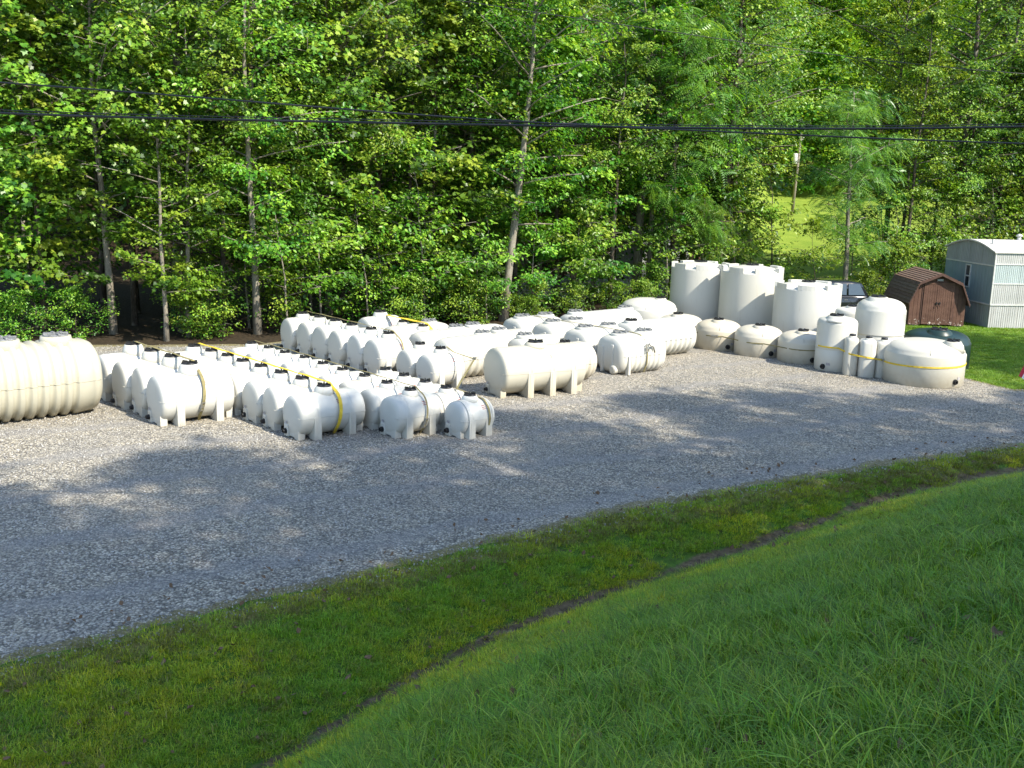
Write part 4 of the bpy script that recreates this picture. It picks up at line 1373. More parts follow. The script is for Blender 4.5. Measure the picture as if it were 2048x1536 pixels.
def row_strap(name, sp, W, clear, neck, off, w, mat, label, side=-1, back=None, tail=True, lift=0.045):
    """over the lids of a row, then down the near side of the front tank; off = shift along the tanks"""
    root = empty(name, label=label, cat='strap')
    zt = clear + W + neck + lift; r = W / 2; zc = clear + r
    pts = []
    for k in range(len(sp) - 1, 0, -1):
        p = Vector((sp[k][0], sp[k][1], 0)) + AXV * off * (1 - 0.0)
        q = Vector((sp[k - 1][0], sp[k - 1][1], 0)) + AXV * off
        pts.append(p + Vector((0, 0, zt)))
        pts.append(p.lerp(q, 0.5) + Vector((0, 0, zt - 0.012)))
    f = Vector((sp[0][0], sp[0][1], 0)) + AXV * off
    pts.append(f + Vector((0, 0, zt)))
    a0 = 62
    for a in range(a0, -52, -9):
        rr = r + 0.045
        bulge = 0.10 * (max(0, a - 30) / 32) if neck > 0 else 0
        pts.append(f + NV * (rr + bulge * 0.5) * math.cos(R(a)) + Vector((0, 0, zc + (rr + bulge * 0.3) * math.sin(R(a)))) + AXV * 0.05 * math.sin(a * 0.03))
    pts.append(f + NV * r * 0.45 + Vector((0, 0, 0.03)))
    if back is not None: pts.insert(0, Vector(back))
    ribbon(pts, w, 0.004, AXV).build('webbing', M[mat], root)
    n = len(pts)
    if tail:
        i = n - 5
        buckle(root, pts[i] + NV * 0.02, pts[i + 1] - pts[i - 1], 1.25)
    return root


row_strap('ratchet_strap', A_sp, 1.14, 0.06, 0.20, 0.06, 0.075, 'strap_o', 'faded yellow strap over the four large saddle tanks, buckled on the front one', lift=0.08)
row_strap('ratchet_strap', B_sp, 0.98, 0.04, 0.12, 0.10, 0.085, 'strap_y', 'bright yellow strap over the long row of saddle tanks', lift=0.085, tail=False)
row_strap('ratchet_strap', C_sp, 0.92, 0.04, 0.09, 0.10, 0.04, 'strap_o', 'thin olive strap over the third row, ratchet hanging on the front tank', lift=0.08)
row_strap('ratchet_strap', E_sp, 1.08, 0.06, 0.12, 0.14, 0.05, 'strap_o', 'olive strap over the six deep saddle tanks', lift=0.08, tail=False)
row_strap('ratchet_strap', [(-2.95, 32.95), (-3.70, 33.75), (-4.45, 34.6)], 1.04, 0.06, 0.12, 0.12, 0.15, 'strap_y', 'broad bright yellow strap down the tank left of the ribbed cistern', lift=0.10, tail=False)


def curve_strap(name, pts, w, mat, label, buck=None, widthdir=(0, 0, 1), th=0.005):
    root = empty(name, label=label, cat='strap')
    ribbon(pts, w, th, widthdir).build('webbing', M[mat], root)
    if buck is not None:
        p = Vector(pts[buck]); q = Vector(pts[min(buck + 1, len(pts) - 1)])
        buckle(root, p - Vector((0, 0.04, 0)), q - p, 1.3)
    return root


# strap from the upright pair down over the smallest tank
f = Vector((-0.96, 23.75, 0)); g = Vector((-2.08, 29.2, 0))
pts = [g + AXV * 0.20 + Vector((0, 0, 1.17)), g + AXV * 0.24 + NV * 0.30 + Vector((0, 0, 1.05)), g + AXV * 0.3 + NV * 1.2 + Vector((0, 0, 0.98)),
       f + AXV * 0.24 - NV * 0.9 + Vector((0, 0, 0.93)), f + AXV * 0.22 - NV * 0.1 + Vector((0, 0, 0.895))]
for a in range(70, -55, -10):
    pts.append(f + AXV * 0.22 + NV * 0.455 * math.cos(R(a)) + Vector((0, 0, 0.455 + 0.455 * math.sin(R(a)))))
curve_strap('ratchet_strap', pts, 0.05, 'strap_o', 'olive strap reaching from the upright pair down over the smallest tank', 2, AXV)
# chain ratchet and belt line round the loaf cisterns
lf = [Vector((3.83, 32.6, 0)), Vector((2.78, 33.75, 0)), Vector((1.74, 34.85, 0)), Vector((0.72, 35.95, 0))]
ax37 = Vector((math.cos(R(37)), math.sin(R(37)), 0)); n37 = Vector((math.sin(R(37)), -math.cos(R(37)), 0))
pts = [p + Vector((0, 0, 1.25)) for p in lf[::-1]] + [lf[0] + n37 * 0.35 + Vector((0, 0, 1.22)), lf[0] + n37 * 0.58 + Vector((0, 0, 1.08)), lf[0] + n37 * 0.69 + Vector((0, 0, 0.85)), lf[0] + n37 * 0.735 + Vector((0, 0, 0.6)),
       lf[0] + n37 * 0.725 + Vector((0, 0, 0.35)), lf[0] + n37 * 0.60 + Vector((0, 0, 0.05))]
curve_strap('ratchet_strap', pts, 0.05, 'strap_o', 'dark strap with a hanging steel ratchet over the loaf-shaped cisterns', 6, ax37)
mb = MB(); mb.tube([lf[0] + n37 * 0.72 + ax37 * 0.05 + Vector((0, 0, 0.98)), lf[0] + n37 * 0.75 + ax37 * 0.22 + Vector((0, 0, 0.86)), lf[0] + n37 * 0.75 + ax37 * 0.30 + Vector((0, 0, 0.68))], 0.028, 6)
hk = mb.build('strap_hook', M['steel']); tag(hk, 'steel hook dangling from the strap on the nearest loaf-shaped cistern', 'hook')

# belt around the four low round tanks
def arc(c, r, a0, a1, z, n=10):
    return [Vector((c[0] + r * math.cos(R(a)), c[1] + r * math.sin(R(a)), z)) for a in np.linspace(a0, a1, n)]


pts = []
zs = [0.62, 0.55, 0.52, 0.50]
for k in range(4):
    pts += arc(J_sp[k], 0.868, -128 if k else -150, -92 if k < 3 else -60, zs[k], 5)
curve_strap('belt_strap', pts, 0.035, 'strap_o', 'yellow-brown belt strap round the fronts of the four low round tanks', 7)
pts = arc((10.76, 33.78), 0.662, -165, -100, 0.82, 6) + [Vector((10.85, 32.55, 0.73)), Vector((11.30, 32.28, 0.68)), Vector((11.75, 32.28, 0.62))] + arc((13.05, 32.05), 1.233, -190, -20, 0.62, 22)
for k, p in enumerate(pts[9:]): p.z = 0.60 + 0.10 * (k / 22)
curve_strap('belt_strap', pts, 0.05, 'strap_y', 'yellow belt strap round the slim tanks and the broad low round tank', 9)

# ------------------------------------------------------------------ shed
M['shed_wood'] = None
t = NT('brown_painted_boards')
co = t.coord()
n1_ = t.noise(3, 5, 0.65, co)
c = t.ramp(n1_, [(0.3, (0.085, 0.045, 0.033)), (0.7, (0.145, 0.08, 0.057))])
sx_ = t.node('ShaderNodeSeparateXYZ'); t.link(co, sx_.inputs[0])
lowm = t.ramp(sx_.outputs[2], [(0.0, 0.30), (0.5, 0.1), (1.0, 0.03)])
chip = t.ramp(t.math('ADD', t.noise(9, 5, 0.7, co), lowm), [(0.80, 0.0), (0.83, 1.0)])
c = t.mix(chip, c, (0.62, 0.55, 0.48))
t.set(c, 0.85, 0, 0.2); t.bump(t.noise(20, 4, 0.6, co), 0.2, 0.01)
M['shed_wood'] = t.m
M['shed_trim'] = plain('dark_brown_trim', (0.075, 0.035, 0.024), 0.8, var=0.3)
t = NT('weathered_brown_shingle')
co = t.coord(); oi = t.node('ShaderNodeObjectInfo')
c = t.ramp(t.noise(5, 5, 0.7, co), [(0.3, (0.085, 0.05, 0.035)), (0.7, (0.19, 0.12, 0.09))])
c = t.mix(t.math('MULTIPLY', oi.outputs['Random'], 0.5), c, (0.20, 0.15, 0.12))
M['shingle'] = t.set(c, 0.9, 0, 0.2)

SW, SD = 2.42, 3.3
shed = empty('garden_shed', (17.42, 45.02, 0), R(-3), 'brown barn-roofed wooden shed with peeling double doors on the lawn', 'shed')
# gambrel outline: half width, height
gam = [(0.0, 0.10), (0.0, 1.18), (0.33, 1.93), (SW / 2, 2.30), (SW - 0.33, 1.93), (SW, 1.18), (SW, 0.10)]
mb = MB()
def prism_y(mb, poly, y0, y1):
    n = len(poly)
    p = [(x, y0, z) for x, z in poly] + [(x, y1, z) for x, z in poly]
    mb.add(p, [tuple(range(n)), tuple(range(n, 2 * n))[::-1]] + [((i + 1) % n, i, n + i, n + (i + 1) % n) for i in range(n)])
prism_y(mb, gam, 0.0, SD)
mb.build('wall', M['shed_trim'], shed)
# vertical boards on the front either side of the doors
def zroof(x):
    return float(np.interp(x, [0, 0.33, SW / 2, SW - 0.33, SW], [1.18, 1.93, 2.30, 1.93, 1.18]))
nb_ = 14; bw = SW / nb_
for i in range(nb_):
    x0, x1 = i * bw + 0.006, (i + 1) * bw - 0.006
    if x0 > 0.50 and x1 < SW - 0.50:
        b = MB(); prism_y(b, [(x0, 1.99), (x1, 1.99), (x1, zroof(x1) - 0.01), (x0, zroof(x0) - 0.01)], -0.02, 0.005)
    else:
        b = MB(); prism_y(b, [(x0, 0.08), (x1, 0.08), (x1, zroof(x1) - 0.01), (x0, zroof(x0) - 0.01)], -0.02, 0.005)
    b.build('board', M['shed_wood'], shed)
for i in range(12):
    y0, y1 = i * SD / 12 + 0.005, (i + 1) * SD / 12 - 0.005
    b = MB(); b.box(-0.02, 0.005, y0, y1, 0.08, 1.17); b.build('board', M['shed_wood'], shed)
for sgn, x0 in ((-1, 0.56), (1, SW / 2 + 0.005)):
    w_ = SW / 2 - 0.56 - 0.005
    d = MB()
    d.box(x0, x0 + w_, -0.045, -0.022, 0.12, 1.97)
    dr = d.build('door', M['shed_wood'], shed)
    for k in range(5):
        pw = (w_ - 0.16) / 5
        p = MB(); p.box(x0 + 0.08 + k * pw + 0.006, x0 + 0.08 + (k + 1) * pw - 0.006, -0.054, -0.046, 0.24, 1.86); p.build('plank', M['shed_wood'], dr)
    fr = MB()
    for (a, b_, c_, d_) in ((x0, x0 + 0.075, 0.12, 1.97), (x0 + w_ - 0.075, x0 + w_, 0.12, 1.97), (x0 + 0.077, x0 + w_ - 0.077, 0.12, 0.22), (x0 + 0.077, x0 + w_ - 0.077, 1.87, 1.97)):
        fr.box(a, b_, -0.066, -0.047, c_, d_)
    fr.build('frame', M['shed_wood'], dr)
    hx = x0 + w_ - 0.06 if sgn < 0 else x0 + 0.06
    hb = MB(); hb.box(hx - 0.03, hx + 0.03, -0.10, -0.068, 1.02, 1.10); hb.tube([(hx, -0.11, 1.00), (hx, -0.12, 0.95), (hx, -0.11, 0.90)], 0.012, 6)
    hb.build('hasp', M['black'], dr)
for x0 in (0.49, SW - 0.55):
    b = MB(); b.box(x0, x0 + 0.055, -0.04, -0.022, 0.10, 2.0); b.build('trim_board', M['shed_trim'], shed)
# gable vent and horn
b = MB(); b.box(SW / 2 - 0.13, SW / 2 + 0.13, -0.06, -0.022, 2.03, 2.12); b.build('gable_vent', M['paper'], shed)
# roof: courses of shingles on four slopes
slopes = [((-0.10, 1.02), (0.30, 1.96)), ((0.30, 1.96), (SW / 2, 2.37)), ((SW + 0.10, 1.02), (SW - 0.30, 1.96)), ((SW - 0.30, 1.96), (SW / 2, 2.37))]
roof = MB()
for (a, b_) in slopes:
    roof.add([(a[0], -0.22, a[1]), (b_[0], -0.22, b_[1]), (b_[0], SD + 0.12, b_[1]), (a[0], SD + 0.12, a[1]),
              (a[0], -0.22, a[1] - 0.05), (b_[0], -0.22, b_[1] - 0.05), (b_[0], SD + 0.12, b_[1] - 0.05), (a[0], SD + 0.12, a[1] - 0.05)],
             [(0, 1, 2, 3), (7, 6, 5, 4), (0, 4, 5, 1), (3, 2, 6, 7), (0, 3, 7, 4), (1, 5, 6, 2)])
rf = roof.build('roof', M['shed_trim'], shed)
for si, (a, b_) in enumerate(slopes[:4]):
    ln = math.hypot(b_[0] - a[0], b_[1] - a[1]); nc = max(4, int(ln / 0.135))
    dx_, dz_ = (b_[0] - a[0]) / ln, (b_[1] - a[1]) / ln
    nxn, nzn = (-dz_, dx_) if dx_ > 0 else (dz_, -dx_)
    if nzn < 0: nxn, nzn = -nxn, -nzn
    for c_ in range(nc):
        s0, s1 = c_ * ln / nc, (c_ + 1.08) * ln / nc
        p0 = (a[0] + dx_ * s0 + nxn * 0.035, a[1] + dz_ * s0 + nzn * 0.035); p1 = (a[0] + dx_ * s1 + nxn * 0.008, a[1] + dz_ * s1 + nzn * 0.008)
        q0 = (a[0] + dx_ * s0 + nxn * 0.012, a[1] + dz_ * s0 + nzn * 0.012)
        m = MB()
        for (y0, y1) in ((-0.24, SD + 0.14),):
            m.add([(p0[0], y0, p0[1]), (p1[0], y0, p1[1]), (p1[0], y1, p1[1]), (p0[0], y1, p0[1]), (q0[0], y0, q0[1]), (q0[0], y1, q0[1])],
                  [(0, 1, 2, 3), (4, 0, 3, 5), (0, 4, 1), (3, 2, 5)])
        m.build('shingle_course', M['shingle'], rf)
# barge boards
for (a, b_) in slopes:
    m = MB(); m.add([(a[0], -0.26, a[1] + 0.02), (b_[0], -0.26, b_[1] + 0.02), (b_[0], -0.26, b_[1] - 0.10), (a[0], -0.26, a[1] - 0.10),
                     (a[0], -0.235, a[1] + 0.02), (b_[0], -0.235, b_[1] + 0.02), (b_[0], -0.235, b_[1] - 0.10), (a[0], -0.235, a[1] - 0.10)],
                    [(0, 1, 2, 3), (7, 6, 5, 4), (0, 4, 5, 1), (3, 2, 6, 7), (0, 3, 7, 4), (1, 5, 6, 2)])
    m.build('barge_board', M['shed_trim'], shed)
for x in (0.2, SW - 0.35):
    b = MB(); b.box(x, x + 0.3, 0.05, 0.35, -0.03, 0.10); b.build('block', M['grey_lid'], shed)

# ------------------------------------------------------------------ mobile home
def siding_mat(name, a, b, rust=0.3):
    t = NT(name); co = t.coord()
    c = t.ramp(t.noise(1.2, 5, 0.6, co), [(0.3, a), (0.7, b)])
    mp = t.node('ShaderNodeMapping'); mp.inputs['Scale'].default_value = (14, 14, 0.7); t.link(co, mp.inputs[0])
    st = t.ramp(t.noise(1, 5, 0.7, mp.outputs[0]), [(0.52, 0.0), (0.75, 1.0)])
    c = t.mix(t.math('MULTIPLY', st, rust), c, (0.16, 0.13, 0.10))
    return t.set(c, 0.55, 0.0, 0.4)


M['siding_white'] = siding_mat('chalky_white_siding', (0.36, 0.365, 0.35), (0.46, 0.46, 0.44), 0.55)
M['siding_blue'] = siding_mat('pale_blue_siding', (0.17, 0.235, 0.245), (0.22, 0.28, 0.29), 0.3)
M['siding_pale'] = siding_mat('faded_blue_white_siding', (0.32, 0.38, 0.38), (0.40, 0.46, 0.45), 0.35)
M['siding_grey'] = siding_mat('grey_fascia_siding', (0.24, 0.26, 0.25), (0.31, 0.32, 0.30), 0.4)
M['glass'] = plain('window_glass', (0.02, 0.03, 0.035), 0.08, 0.0, spec=0.8)
M['alu'] = plain('white_aluminium', (0.55, 0.55, 0.52), 0.45, 0.2)
M['roof_metal'] = siding_mat('weathered_white_roof', (0.48, 0.46, 0.42), (0.6, 0.58, 0.53), 0.6)

home = empty('mobile_home', (20.91, 44.88, 0), R(7), 'long pale mobile home with curved roof and pleated metal siding at the right edge', 'mobile home')
HL, HWd, SK, EV = 15.0, 4.0, 1.05, 3.35


def corrugated(x0, x1, z0, z1, y, pitch=0.10, amp=0.014, curve=None, face='front'):
    """vertical ribs in the xz plane at y, facing -y; face='end' puts it in the yz plane facing -x"""
    mb = MB(); xs = []
    x = x0
    while x < x1 - 1e-6:
        xs += [(x, 0), (min(x + pitch * 0.62, x1), 0), (min(x + pitch * 0.70, x1), amp), (min(x + pitch * 0.92, x1), amp)]
        x += pitch
    xs.append((x1, 0))
    rr = [[], []]
    for a, d in xs:
        top = z1 if curve is None else curve(a)
        if face == 'front': rr[0].append((a, y + d, z0)); rr[1].append((a, y + d, top))
        else: rr[0].append((y + d, a, z0)); rr[1].append((y + d, a, top))
    n = len(xs)
    flip = face == 'end'
    fs = [(i + 1, i, n + i, n + i + 1) if flip else (i, i + 1, n + i + 1, n + i) for i in range(n - 1)]
    mb.add(rr[0] + rr[1], fs)
    return mb


def eave(y): return EV + 0.42 * math.sin(math.pi * np.clip(y / HWd, 0, 1)) ** 0.9


core = MB()
core.box(0.03, HL - 0.03, 0.03, HWd - 0.03, 0.0, EV - 0.02)
core.build('wall', M['siding_white'], home)
npan = 12; pw = HL / npan
for i in range(npan):
    a, b_ = i * pw + 0.004, (i + 1) * pw - 0.004
    corrugated(a, b_, 0.02, SK - 0.03, 0.0).build('skirting_panel', M['siding_white'], home)
    corrugated(a, b_, SK + 0.03, 1.95, -0.012, 0.09, 0.012).build('siding_panel', M['siding_white'], home)
    corrugated(a, b_, 2.0, 2.80, -0.012, 0.09, 0.012).build('siding_panel', M['siding_pale'], home)
    corrugated(a, b_, 2.85, EV, -0.012, 0.09, 0.012).build('siding_panel', M['siding_white'], home)
for i in range(4):
    a, b_ = i * 1.0 + 0.003, (i + 1) * 1.0 - 0.003
    corrugated(a, b_, 0.02, SK - 0.03, 0.0, 0.16, 0.012, face='end').build('skirting_panel', M['siding_grey'], home)
    corrugated(a, b_, SK + 0.03, 2.72, -0.012, 0.25, 0.008, face='end').build('siding_panel', M['siding_blue'], home)
    corrugated(a, b_, 2.78, 3.3, -0.012, 0.13, 0.012, curve=lambda v: eave(v) - 0.02, face='end').build('fascia_panel', M['siding_grey'], home)
tb = MB()
for z0, z1 in ((SK - 0.03, SK + 0.03), (1.95, 2.0), (2.80, 2.85)):
    tb.box(-0.02, HL, -0.035, -0.0, z0, z1)
for z0, z1 in ((SK - 0.03, SK + 0.03), (2.72, 2.78)):
    tb.box(-0.035, -0.0, 0.001, HWd, z0, z1)
tb.build('trim', M['alu'], home)
cb = MB(); cb.box(-0.03, 0.02, -0.03, 0.02, SK, EV); cb.build('corner_trim', M['alu'], home)
# curved roof sheets
ns = 8
for i in range(ns):
    x0, x1 = -0.10 + i * (HL + 0.2) / ns, -0.10 + (i + 1) * (HL + 0.2) / ns - 0.02
    rr = []
    ys = np.linspace(-0.08, HWd + 0.08, 17)
    up = [(y, eave(y) + 0.02) for y in ys]; dn = [(y, eave(y) - 0.04) for y in ys[::-1]]
    m = MB(); m.prism_x(up[::-1] + dn[::-1], x0, x1); m.build('roof_sheet', M['roof_metal'], home)
m = MB(); m.tube([(2.2, 1.9, EV + 0.3), (2.2, 1.9, EV + 0.62)], 0.09, 10); m.lathe([(0.14, EV + 0.60), (0.14, EV + 0.66), (0.02, EV + 0.72)], 12, 2.2, 1.9)
m.build('roof_vent', M['alu'], home)
m = MB(); m.tube([(0.35, 0.9, EV + 0.2), (0.35, 0.9, EV + 0.50)], 0.06, 8); m.build('vent_pipe', M['alu'], home)
# narrow window in the end wall
wy0, wy1, wz0, wz1 = 1.78, 2.20, 1.62, 2.66
fr = MB()
for (a, b_, c_, d_) in ((wy0, wy0 + 0.05, wz0, wz1), (wy1 - 0.05, wy1, wz0, wz1), (wy0 + 0.05, wy1 - 0.05, wz0, wz0 + 0.05), (wy0 + 0.05, wy1 - 0.05, wz1 - 0.05, wz1), (wy0 + 0.05, wy1 - 0.05, (wz0 + wz1) / 2 - 0.03, (wz0 + wz1) / 2 + 0.03)):
    fr.box(-0.055, -0.005, a, b_, c_, d_)
wf = fr.build('window', M['alu'], home)
for (a, b_) in ((wz0 + 0.05, (wz0 + wz1) / 2 - 0.03), ((wz0 + wz1) / 2 + 0.03, wz1 - 0.05)):
    g = MB(); g.box(-0.03, -0.018, wy0 + 0.05, wy1 - 0.05, a, b_); g.build('pane', M['glass'], wf)
for xw in (6.6, 10.2):
    fr = MB()
    for (a, b_, c_, d_) in ((xw, xw + 0.05, 1.9, 2.75), (xw + 1.1, xw + 1.15, 1.9, 2.75), (xw + 0.05, xw + 1.1, 1.9, 1.95), (xw + 0.05, xw + 1.1, 2.7, 2.75)):
        fr.box(a, b_, -0.07, -0.02, c_, d_)
    wf = fr.build('window', M['alu'], home)
    g = MB(); g.box(xw + 0.05, xw + 1.1, -0.05, -0.035, 1.95, 2.7); g.build('pane', M['glass'], wf)

# ------------------------------------------------------------------ black car
M['car_paint'] = plain('black_car_paint', (0.012, 0.014, 0.016), 0.12, 0.0, spec=0.7)
M['car_glass'] = plain('car_glass', (0.03, 0.045, 0.05), 0.05, 0.0, spec=1.0)
M['tyre'] = plain('tyre_rubber', (0.02, 0.02, 0.02), 0.8)
M['rim'] = plain('alloy_rim', (0.4, 0.4, 0.4), 0.3, 0.8)
M['tail_red'] = plain('tail_lamp', (0.25, 0.01, 0.01), 0.2)
car = empty('parked_car', (14.15, 47.9, 0), R(4), 'black estate car parked behind the tall white tanks', 'car')
cl, cw = 4.6, 1.8


def section(zs_, ys_):   # list of (z, half width) -> ring in yz
    return [(-w_, z) for z, w_ in zip(zs_, ys_)] + [(w_, z) for z, w_ in zip(zs_[::-1], ys_[::-1])]


body = [(-2.28, 0.35, 0.62, 0.70), (-2.20, 0.28, 0.78, 0.82), (-1.9, 0.24, 0.88, 0.88), (-1.0, 0.22, 1.0, 0.90), (0.0, 0.22, 1.03, 0.90), (1.2, 0.22, 1.06, 0.90), (2.0, 0.24, 1.06, 0.88), (2.25, 0.32, 1.02, 0.82), (2.31, 0.42, 0.90, 0.76)]
mb = MB()
mb.rings([[(x, y, z) for y, z in section([z0, z0 + 0.12, (z0 + z1) / 2, z1 - 0.08, z1], [w_ * 0.9, w_, w_ * 1.0, w_ * 0.98, w_ * 0.92])] for x, z0, z1, w_ in body], True)
mb.build('body', M['car_paint'], car)
cab = [(-1.05, 1.0, 0.80), (-0.45, 1.55, 0.70), (0.2, 1.68, 0.68), (1.3, 1.69, 0.67), (1.85, 1.62, 0.66), (2.18, 1.06, 0.76)]
mb = MB()
mb.rings([[(x, y, z) for y, z in section([0.98, 1.0 + (zt - 1.0) * 0.9 if zt > 1.05 else 1.0, zt], [0.84, w_ * 1.03, w_ * 0.9])] for x, zt, w_ in cab], True)
mb.build('cabin', M['car_paint'], car)
for sgn in (-1, 1):
    for (xa, xb, xc, xd) in ((-0.75, 0.15, 0.15, -0.30), (0.25, 1.10, 1.10, 0.25), (1.20, 1.98, 1.72, 1.20)):
        g = MB()
        yb, yt = sgn * 0.845, sgn * 0.735
        g.add([(xa, yb, 1.08), (xb, yb, 1.08), (xc, yt, 1.58), (xd, yt, 1.58)] + [(xa, yb - sgn * 0.05, 1.08), (xb, yb - sgn * 0.05, 1.08), (xc, yt - sgn * 0.05, 1.58), (xd, yt - sgn * 0.05, 1.58)],
              [(0, 1, 2, 3), (7, 6, 5, 4), (0, 4, 5, 1), (1, 5, 6, 2), (2, 6, 7, 3), (3, 7, 4, 0)])
        g.build('side_window', M['car_glass'], car)
    for xw in (-1.42, 1.38):
        ty = MB()
        n = 24; yy = sgn * 0.80
        ring = lambda y_, r_: [(xw + r_ * math.cos(2 * math.pi * i / n), y_, 0.33 + r_ * math.sin(2 * math.pi * i / n)) for i in range(n)]
        ty.rings([ring(yy - sgn * 0.1, 0.2), ring(yy - sgn * 0.1, 0.31), ring(yy - sgn * 0.07, 0.33), ring(yy + sgn * 0.09, 0.33), ring(yy + sgn * 0.115, 0.31), ring(yy + sgn * 0.115, 0.22)], True)
        w_ = ty.build('wheel', M['tyre'], car)
        rm = MB(); rm.rings([ring(yy + sgn * 0.09, 0.22), ring(yy + sgn * 0.118, 0.20), ring(yy + sgn * 0.10, 0.06)], False); rm.build('rim', M['rim'], w_)
    for xh in (-0.05, 0.98):
        h_ = MB(); h_.box(xh, xh + 0.17, sgn * 0.905 - 0.012, sgn * 0.905 + 0.012, 0.84, 0.875); h_.build('door_handle', M['rim'], car)
    tl = MB(); tl.box(2.20, 2.315, sgn * 0.72 - 0.08, sgn * 0.72 + 0.08, 0.78, 1.02); tl.build('tail_lamp', M['tail_red'], car)

# ------------------------------------------------------------------ pole and transformer in the far field
M['pole_wood'] = plain('grey_pole_wood', (0.20, 0.17, 0.13), 0.9, var=0.3)
pole = empty('utility_pole', (25.7, 97.0, float(height(25.7, 97.0))), R(0), 'grey utility pole with a transformer can in the far field', 'utility pole')
mb = MB(); mb.tube([(0, 0, -0.3), (0.15, 0, 3.5), (0.3, 0, 7.4)], [0.15, 0.13, 0.10], 10); mb.build('shaft', M['pole_wood'], pole)
mb = MB(); mb.lathe([(0.02, 4.7), (0.20, 4.7), (0.22, 4.75), (0.22, 5.55), (0.18, 5.62), (0.02, 5.65)], 20, -0.16, -0.26); mb.build('transformer', M['alu'], pole)
mb = MB(); mb.lathe([(0.05, 6.9), (0.07, 7.0), (0.05, 7.1)], 12, 0.52, -0.05); mb.box(0.2, 0.55, -0.07, -0.03, 6.88, 6.93); mb.build('insulator', M['alu'], pole)

# ------------------------------------------------------------------ overhead cables
def cable(name, pts, rad, label, n=60, extend=True):
    P_ = np.array(pts, float)
    xs = np.linspace(P_[0, 0], P_[-1, 0], n)
    # smooth through the set-out points
    zz = np.interp(xs, P_[:, 0], P_[:, 2]); yy = np.interp(xs, P_[:, 0], P_[:, 1])
    for _ in range(6): zz[1:-1] = (zz[:-2] + zz[1:-1] * 2 + zz[2:]) / 4
    path = list(zip(xs, yy, zz))
    mb = MB(); mb.tube(path, rad, 8)
    o = mb.build(name, M['cable'])
    return tag(o, label, 'cable')

cable('overhead_cable', [(-30, 13.6, 8.6), (-14, 13.8, 7.45), (-6.86, 14, 7.12), (-3.56, 14, 6.98), (-0.9, 14, 6.79), (2.74, 14.0, 6.735), (5.07, 14, 6.69), (6.7, 14, 6.66), (14, 14, 6.75), (30, 14, 7.6)], 0.011,
      'black cable starting higher at the left and dipping lowest at the right')
cable('overhead_cable', [(-30, 14.1, 7.7), (-14, 14.1, 6.95), (-6.89, 14.1, 6.705), (-2.24, 14.1, 6.735), (0, 14.1, 6.752), (2.74, 14.1, 6.768), (4.72, 14.1, 6.815), (6.69, 14.1, 6.89), (14, 14.1, 7.3), (30, 14.1, 8.5)], 0.0155,
      'thick black bundled cable crossing the whole view in front of the trees')
cable('messenger_wire', [(-30, 14.1, 7.74), (-14, 14.1, 6.99), (-6.89, 14.1, 6.745), (-2.24, 14.1, 6.775), (0, 14.1, 6.792), (2.74, 14.1, 6.80), (4.72, 14.1, 6.85), (6.69, 14.1, 6.925), (14, 14.1, 7.34), (30, 14.1, 8.54)], 0.006,
      'thin steel messenger wire running just above the thick bundled cable')
cable('overhead_wire', [(-12, 20, 10.8), (-1.33, 20, 9.25), (2.86, 20, 8.775), (6.15, 20, 8.41), (9.44, 20, 8.18), (20, 20, 8.0)], 0.007,
      'thin wire slanting down from the top of the view to the right')

# ------------------------------------------------------------------ things half seen in the wood
M['creek_stone'] = plain('pale_stone', (0.42, 0.40, 0.38), 0.8, var=0.5, scale=5)
M['old_roof'] = plain('grey_tin_roof', (0.30, 0.31, 0.33), 0.5, 0.3, var=0.3, scale=3)
mb = MB()
rs = random.Random(5)
sh = stone(99).data
cb_ = bpy.data.objects
pp = []; 
for i in range(420):
    x = rs.uniform(-0.5, 8.5); y = 56 + rs.uniform(-4.0, 4.0)
    pp.append((x, y, float(height(x, y)) + 0.05))
n = len(pp)
st_v = []
for i in range(3):
    s_ = stone(60 + i); s_.data.materials.clear(); s_.data.materials.append(M['creek_stone'])
    for v_ in s_.data.vertices: v_.co *= 10
    st_v.append(s_)
scatter('rubble_bank', np.array(pp), rng.uniform(0, 6.28, (n, 3)), rng.uniform(0.7, 2.2, n), rng.integers(0, 3, n), st_v,
        label='pale heap of stones glimpsed through the trees in the middle of the wood', cat='rubble')
hut = empty('old_hut', (7.2, 60.5, 0), R(20), 'weathered grey hut with a tin roof, glimpsed through the trees', 'hut')
mb = MB(); mb.box(0, 5, 0, 3, 0, 2.3); mb.build('wall', M['siding_grey'], hut)
mb = MB(); mb.add([(-0.3, -0.4, 2.3), (5.3, -0.4, 2.3), (5.3, 1.5, 3.3), (-0.3, 1.5, 3.3), (5.3, 3.4, 2.3), (-0.3, 3.4, 2.3), (-0.3, 1.5, 2.35), (5.3, 1.5, 2.35)],
                  [(0, 1, 2, 3), (3, 2, 4, 5), (0, 3, 6), (3, 5, 6), (1, 7, 2), (2, 7, 4), (0, 6, 7, 1), (6, 5, 4, 7)])
mb.build('roof', M['old_roof'], hut)
mb = MB(); mb.box(3.4, 4.3, -0.03, -0.005, 0.05, 2.0); mb.build('door', M['shed_trim'], hut)
mb = MB(); mb.box(1.2, 2.2, -0.03, -0.005, 1.0, 1.8); mb.build('window', M['glass'], hut)

# ------------------------------------------------------------------ small striped flag at the right edge
M['flag_red'] = plain('flag_red', (0.45, 0.02, 0.04), 0.8)
M['flag_white'] = plain('flag_white', (0.75, 0.73, 0.74), 0.8)
M['flag_blue'] = plain('flag_blue', (0.03, 0.04, 0.16), 0.8)

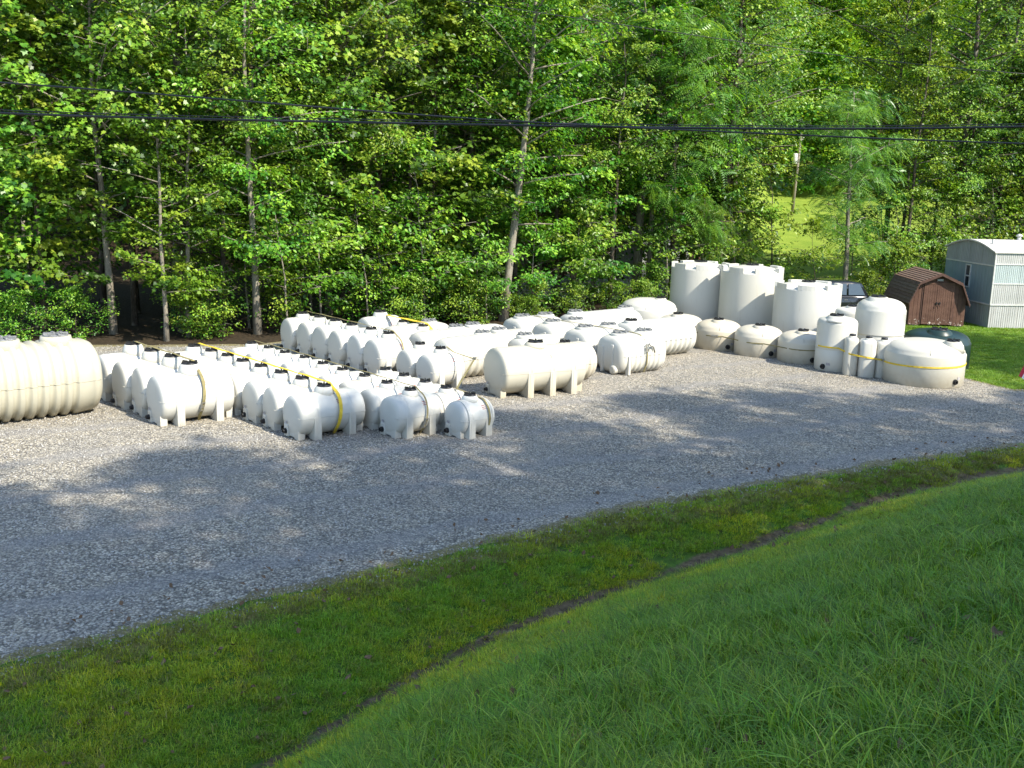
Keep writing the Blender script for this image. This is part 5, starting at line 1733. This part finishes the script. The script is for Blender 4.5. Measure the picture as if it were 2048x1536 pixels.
flag = empty('flag', (0, 0, 0), 0, 'small red and white striped flag poking in at the right edge', 'flag')
Cc = Vector((4.02, 8.0, 4.64)); fv = Vector((0.5, 0.0, 0.866)); hv = Vector((0.866, 0.0, -0.5)); nv_ = Vector((0, 1, 0))


def flag_pt(u, v):
    return Cc + fv * u + hv * v + nv_ * (0.05 * math.sin(u * 7 + v * 3) * (1 - u))


for k in range(13):
    v0, v1 = 0.42 * k / 13, 0.42 * (k + 1) / 13
    mb = MB(); us = np.linspace(0, 0.9 if k > 6 else 0.53, 12)
    A_ = [flag_pt(u, v0) for u in us]; B_ = [flag_pt(u, v1) for u in us]; o_ = nv_ * 0.003
    mb.rings([[tuple(a), tuple(b_), tuple(b_ + o_), tuple(a + o_)] for a, b_ in zip(A_, B_)], False)
    mb.build('stripe', M['flag_red' if k % 2 == 0 else 'flag_white'], flag)
mb = MB(); us = np.linspace(0.532, 0.9, 8)
mb.rings([[tuple(flag_pt(u, 0)), tuple(flag_pt(u, 0.42 * 7 / 13)), tuple(flag_pt(u, 0.42 * 7 / 13) + o_), tuple(flag_pt(u, 0) + o_)] for u in us], False)
cant = mb.build('canton', M['flag_blue'], flag)
mb = MB()
for i in range(5):
    for j in range(6):
        p = flag_pt(0.56 + 0.06 * j, 0.025 + 0.042 * i); 
        q = [p + fv * 0.018 * (1 if s % 2 == 0 else 0.42) * math.cos(s * math.pi / 5) + hv * 0.018 * (1 if s % 2 == 0 else 0.42) * math.sin(s * math.pi / 5) - nv_ * 0.002 for s in range(10)]
        mb.add([tuple(x) for x in q], [tuple(range(10))])
mb.build('stars', M['flag_white'], cant)
mb = MB(); a = Cc + fv * 0.92 - hv * 0.05; b_ = a + hv * 1.15
mb.tube([a, b_], 0.014, 8)
mb.build('staff', M['alu'], flag)
mb = MB(); gz = float(height(b_.x, 8.0)); mb.tube([(b_.x, 8.0, gz - 0.1), (b_.x, 8.0, b_.z + 0.1)], 0.03, 8)
mb.build('post', M['alu'], flag)
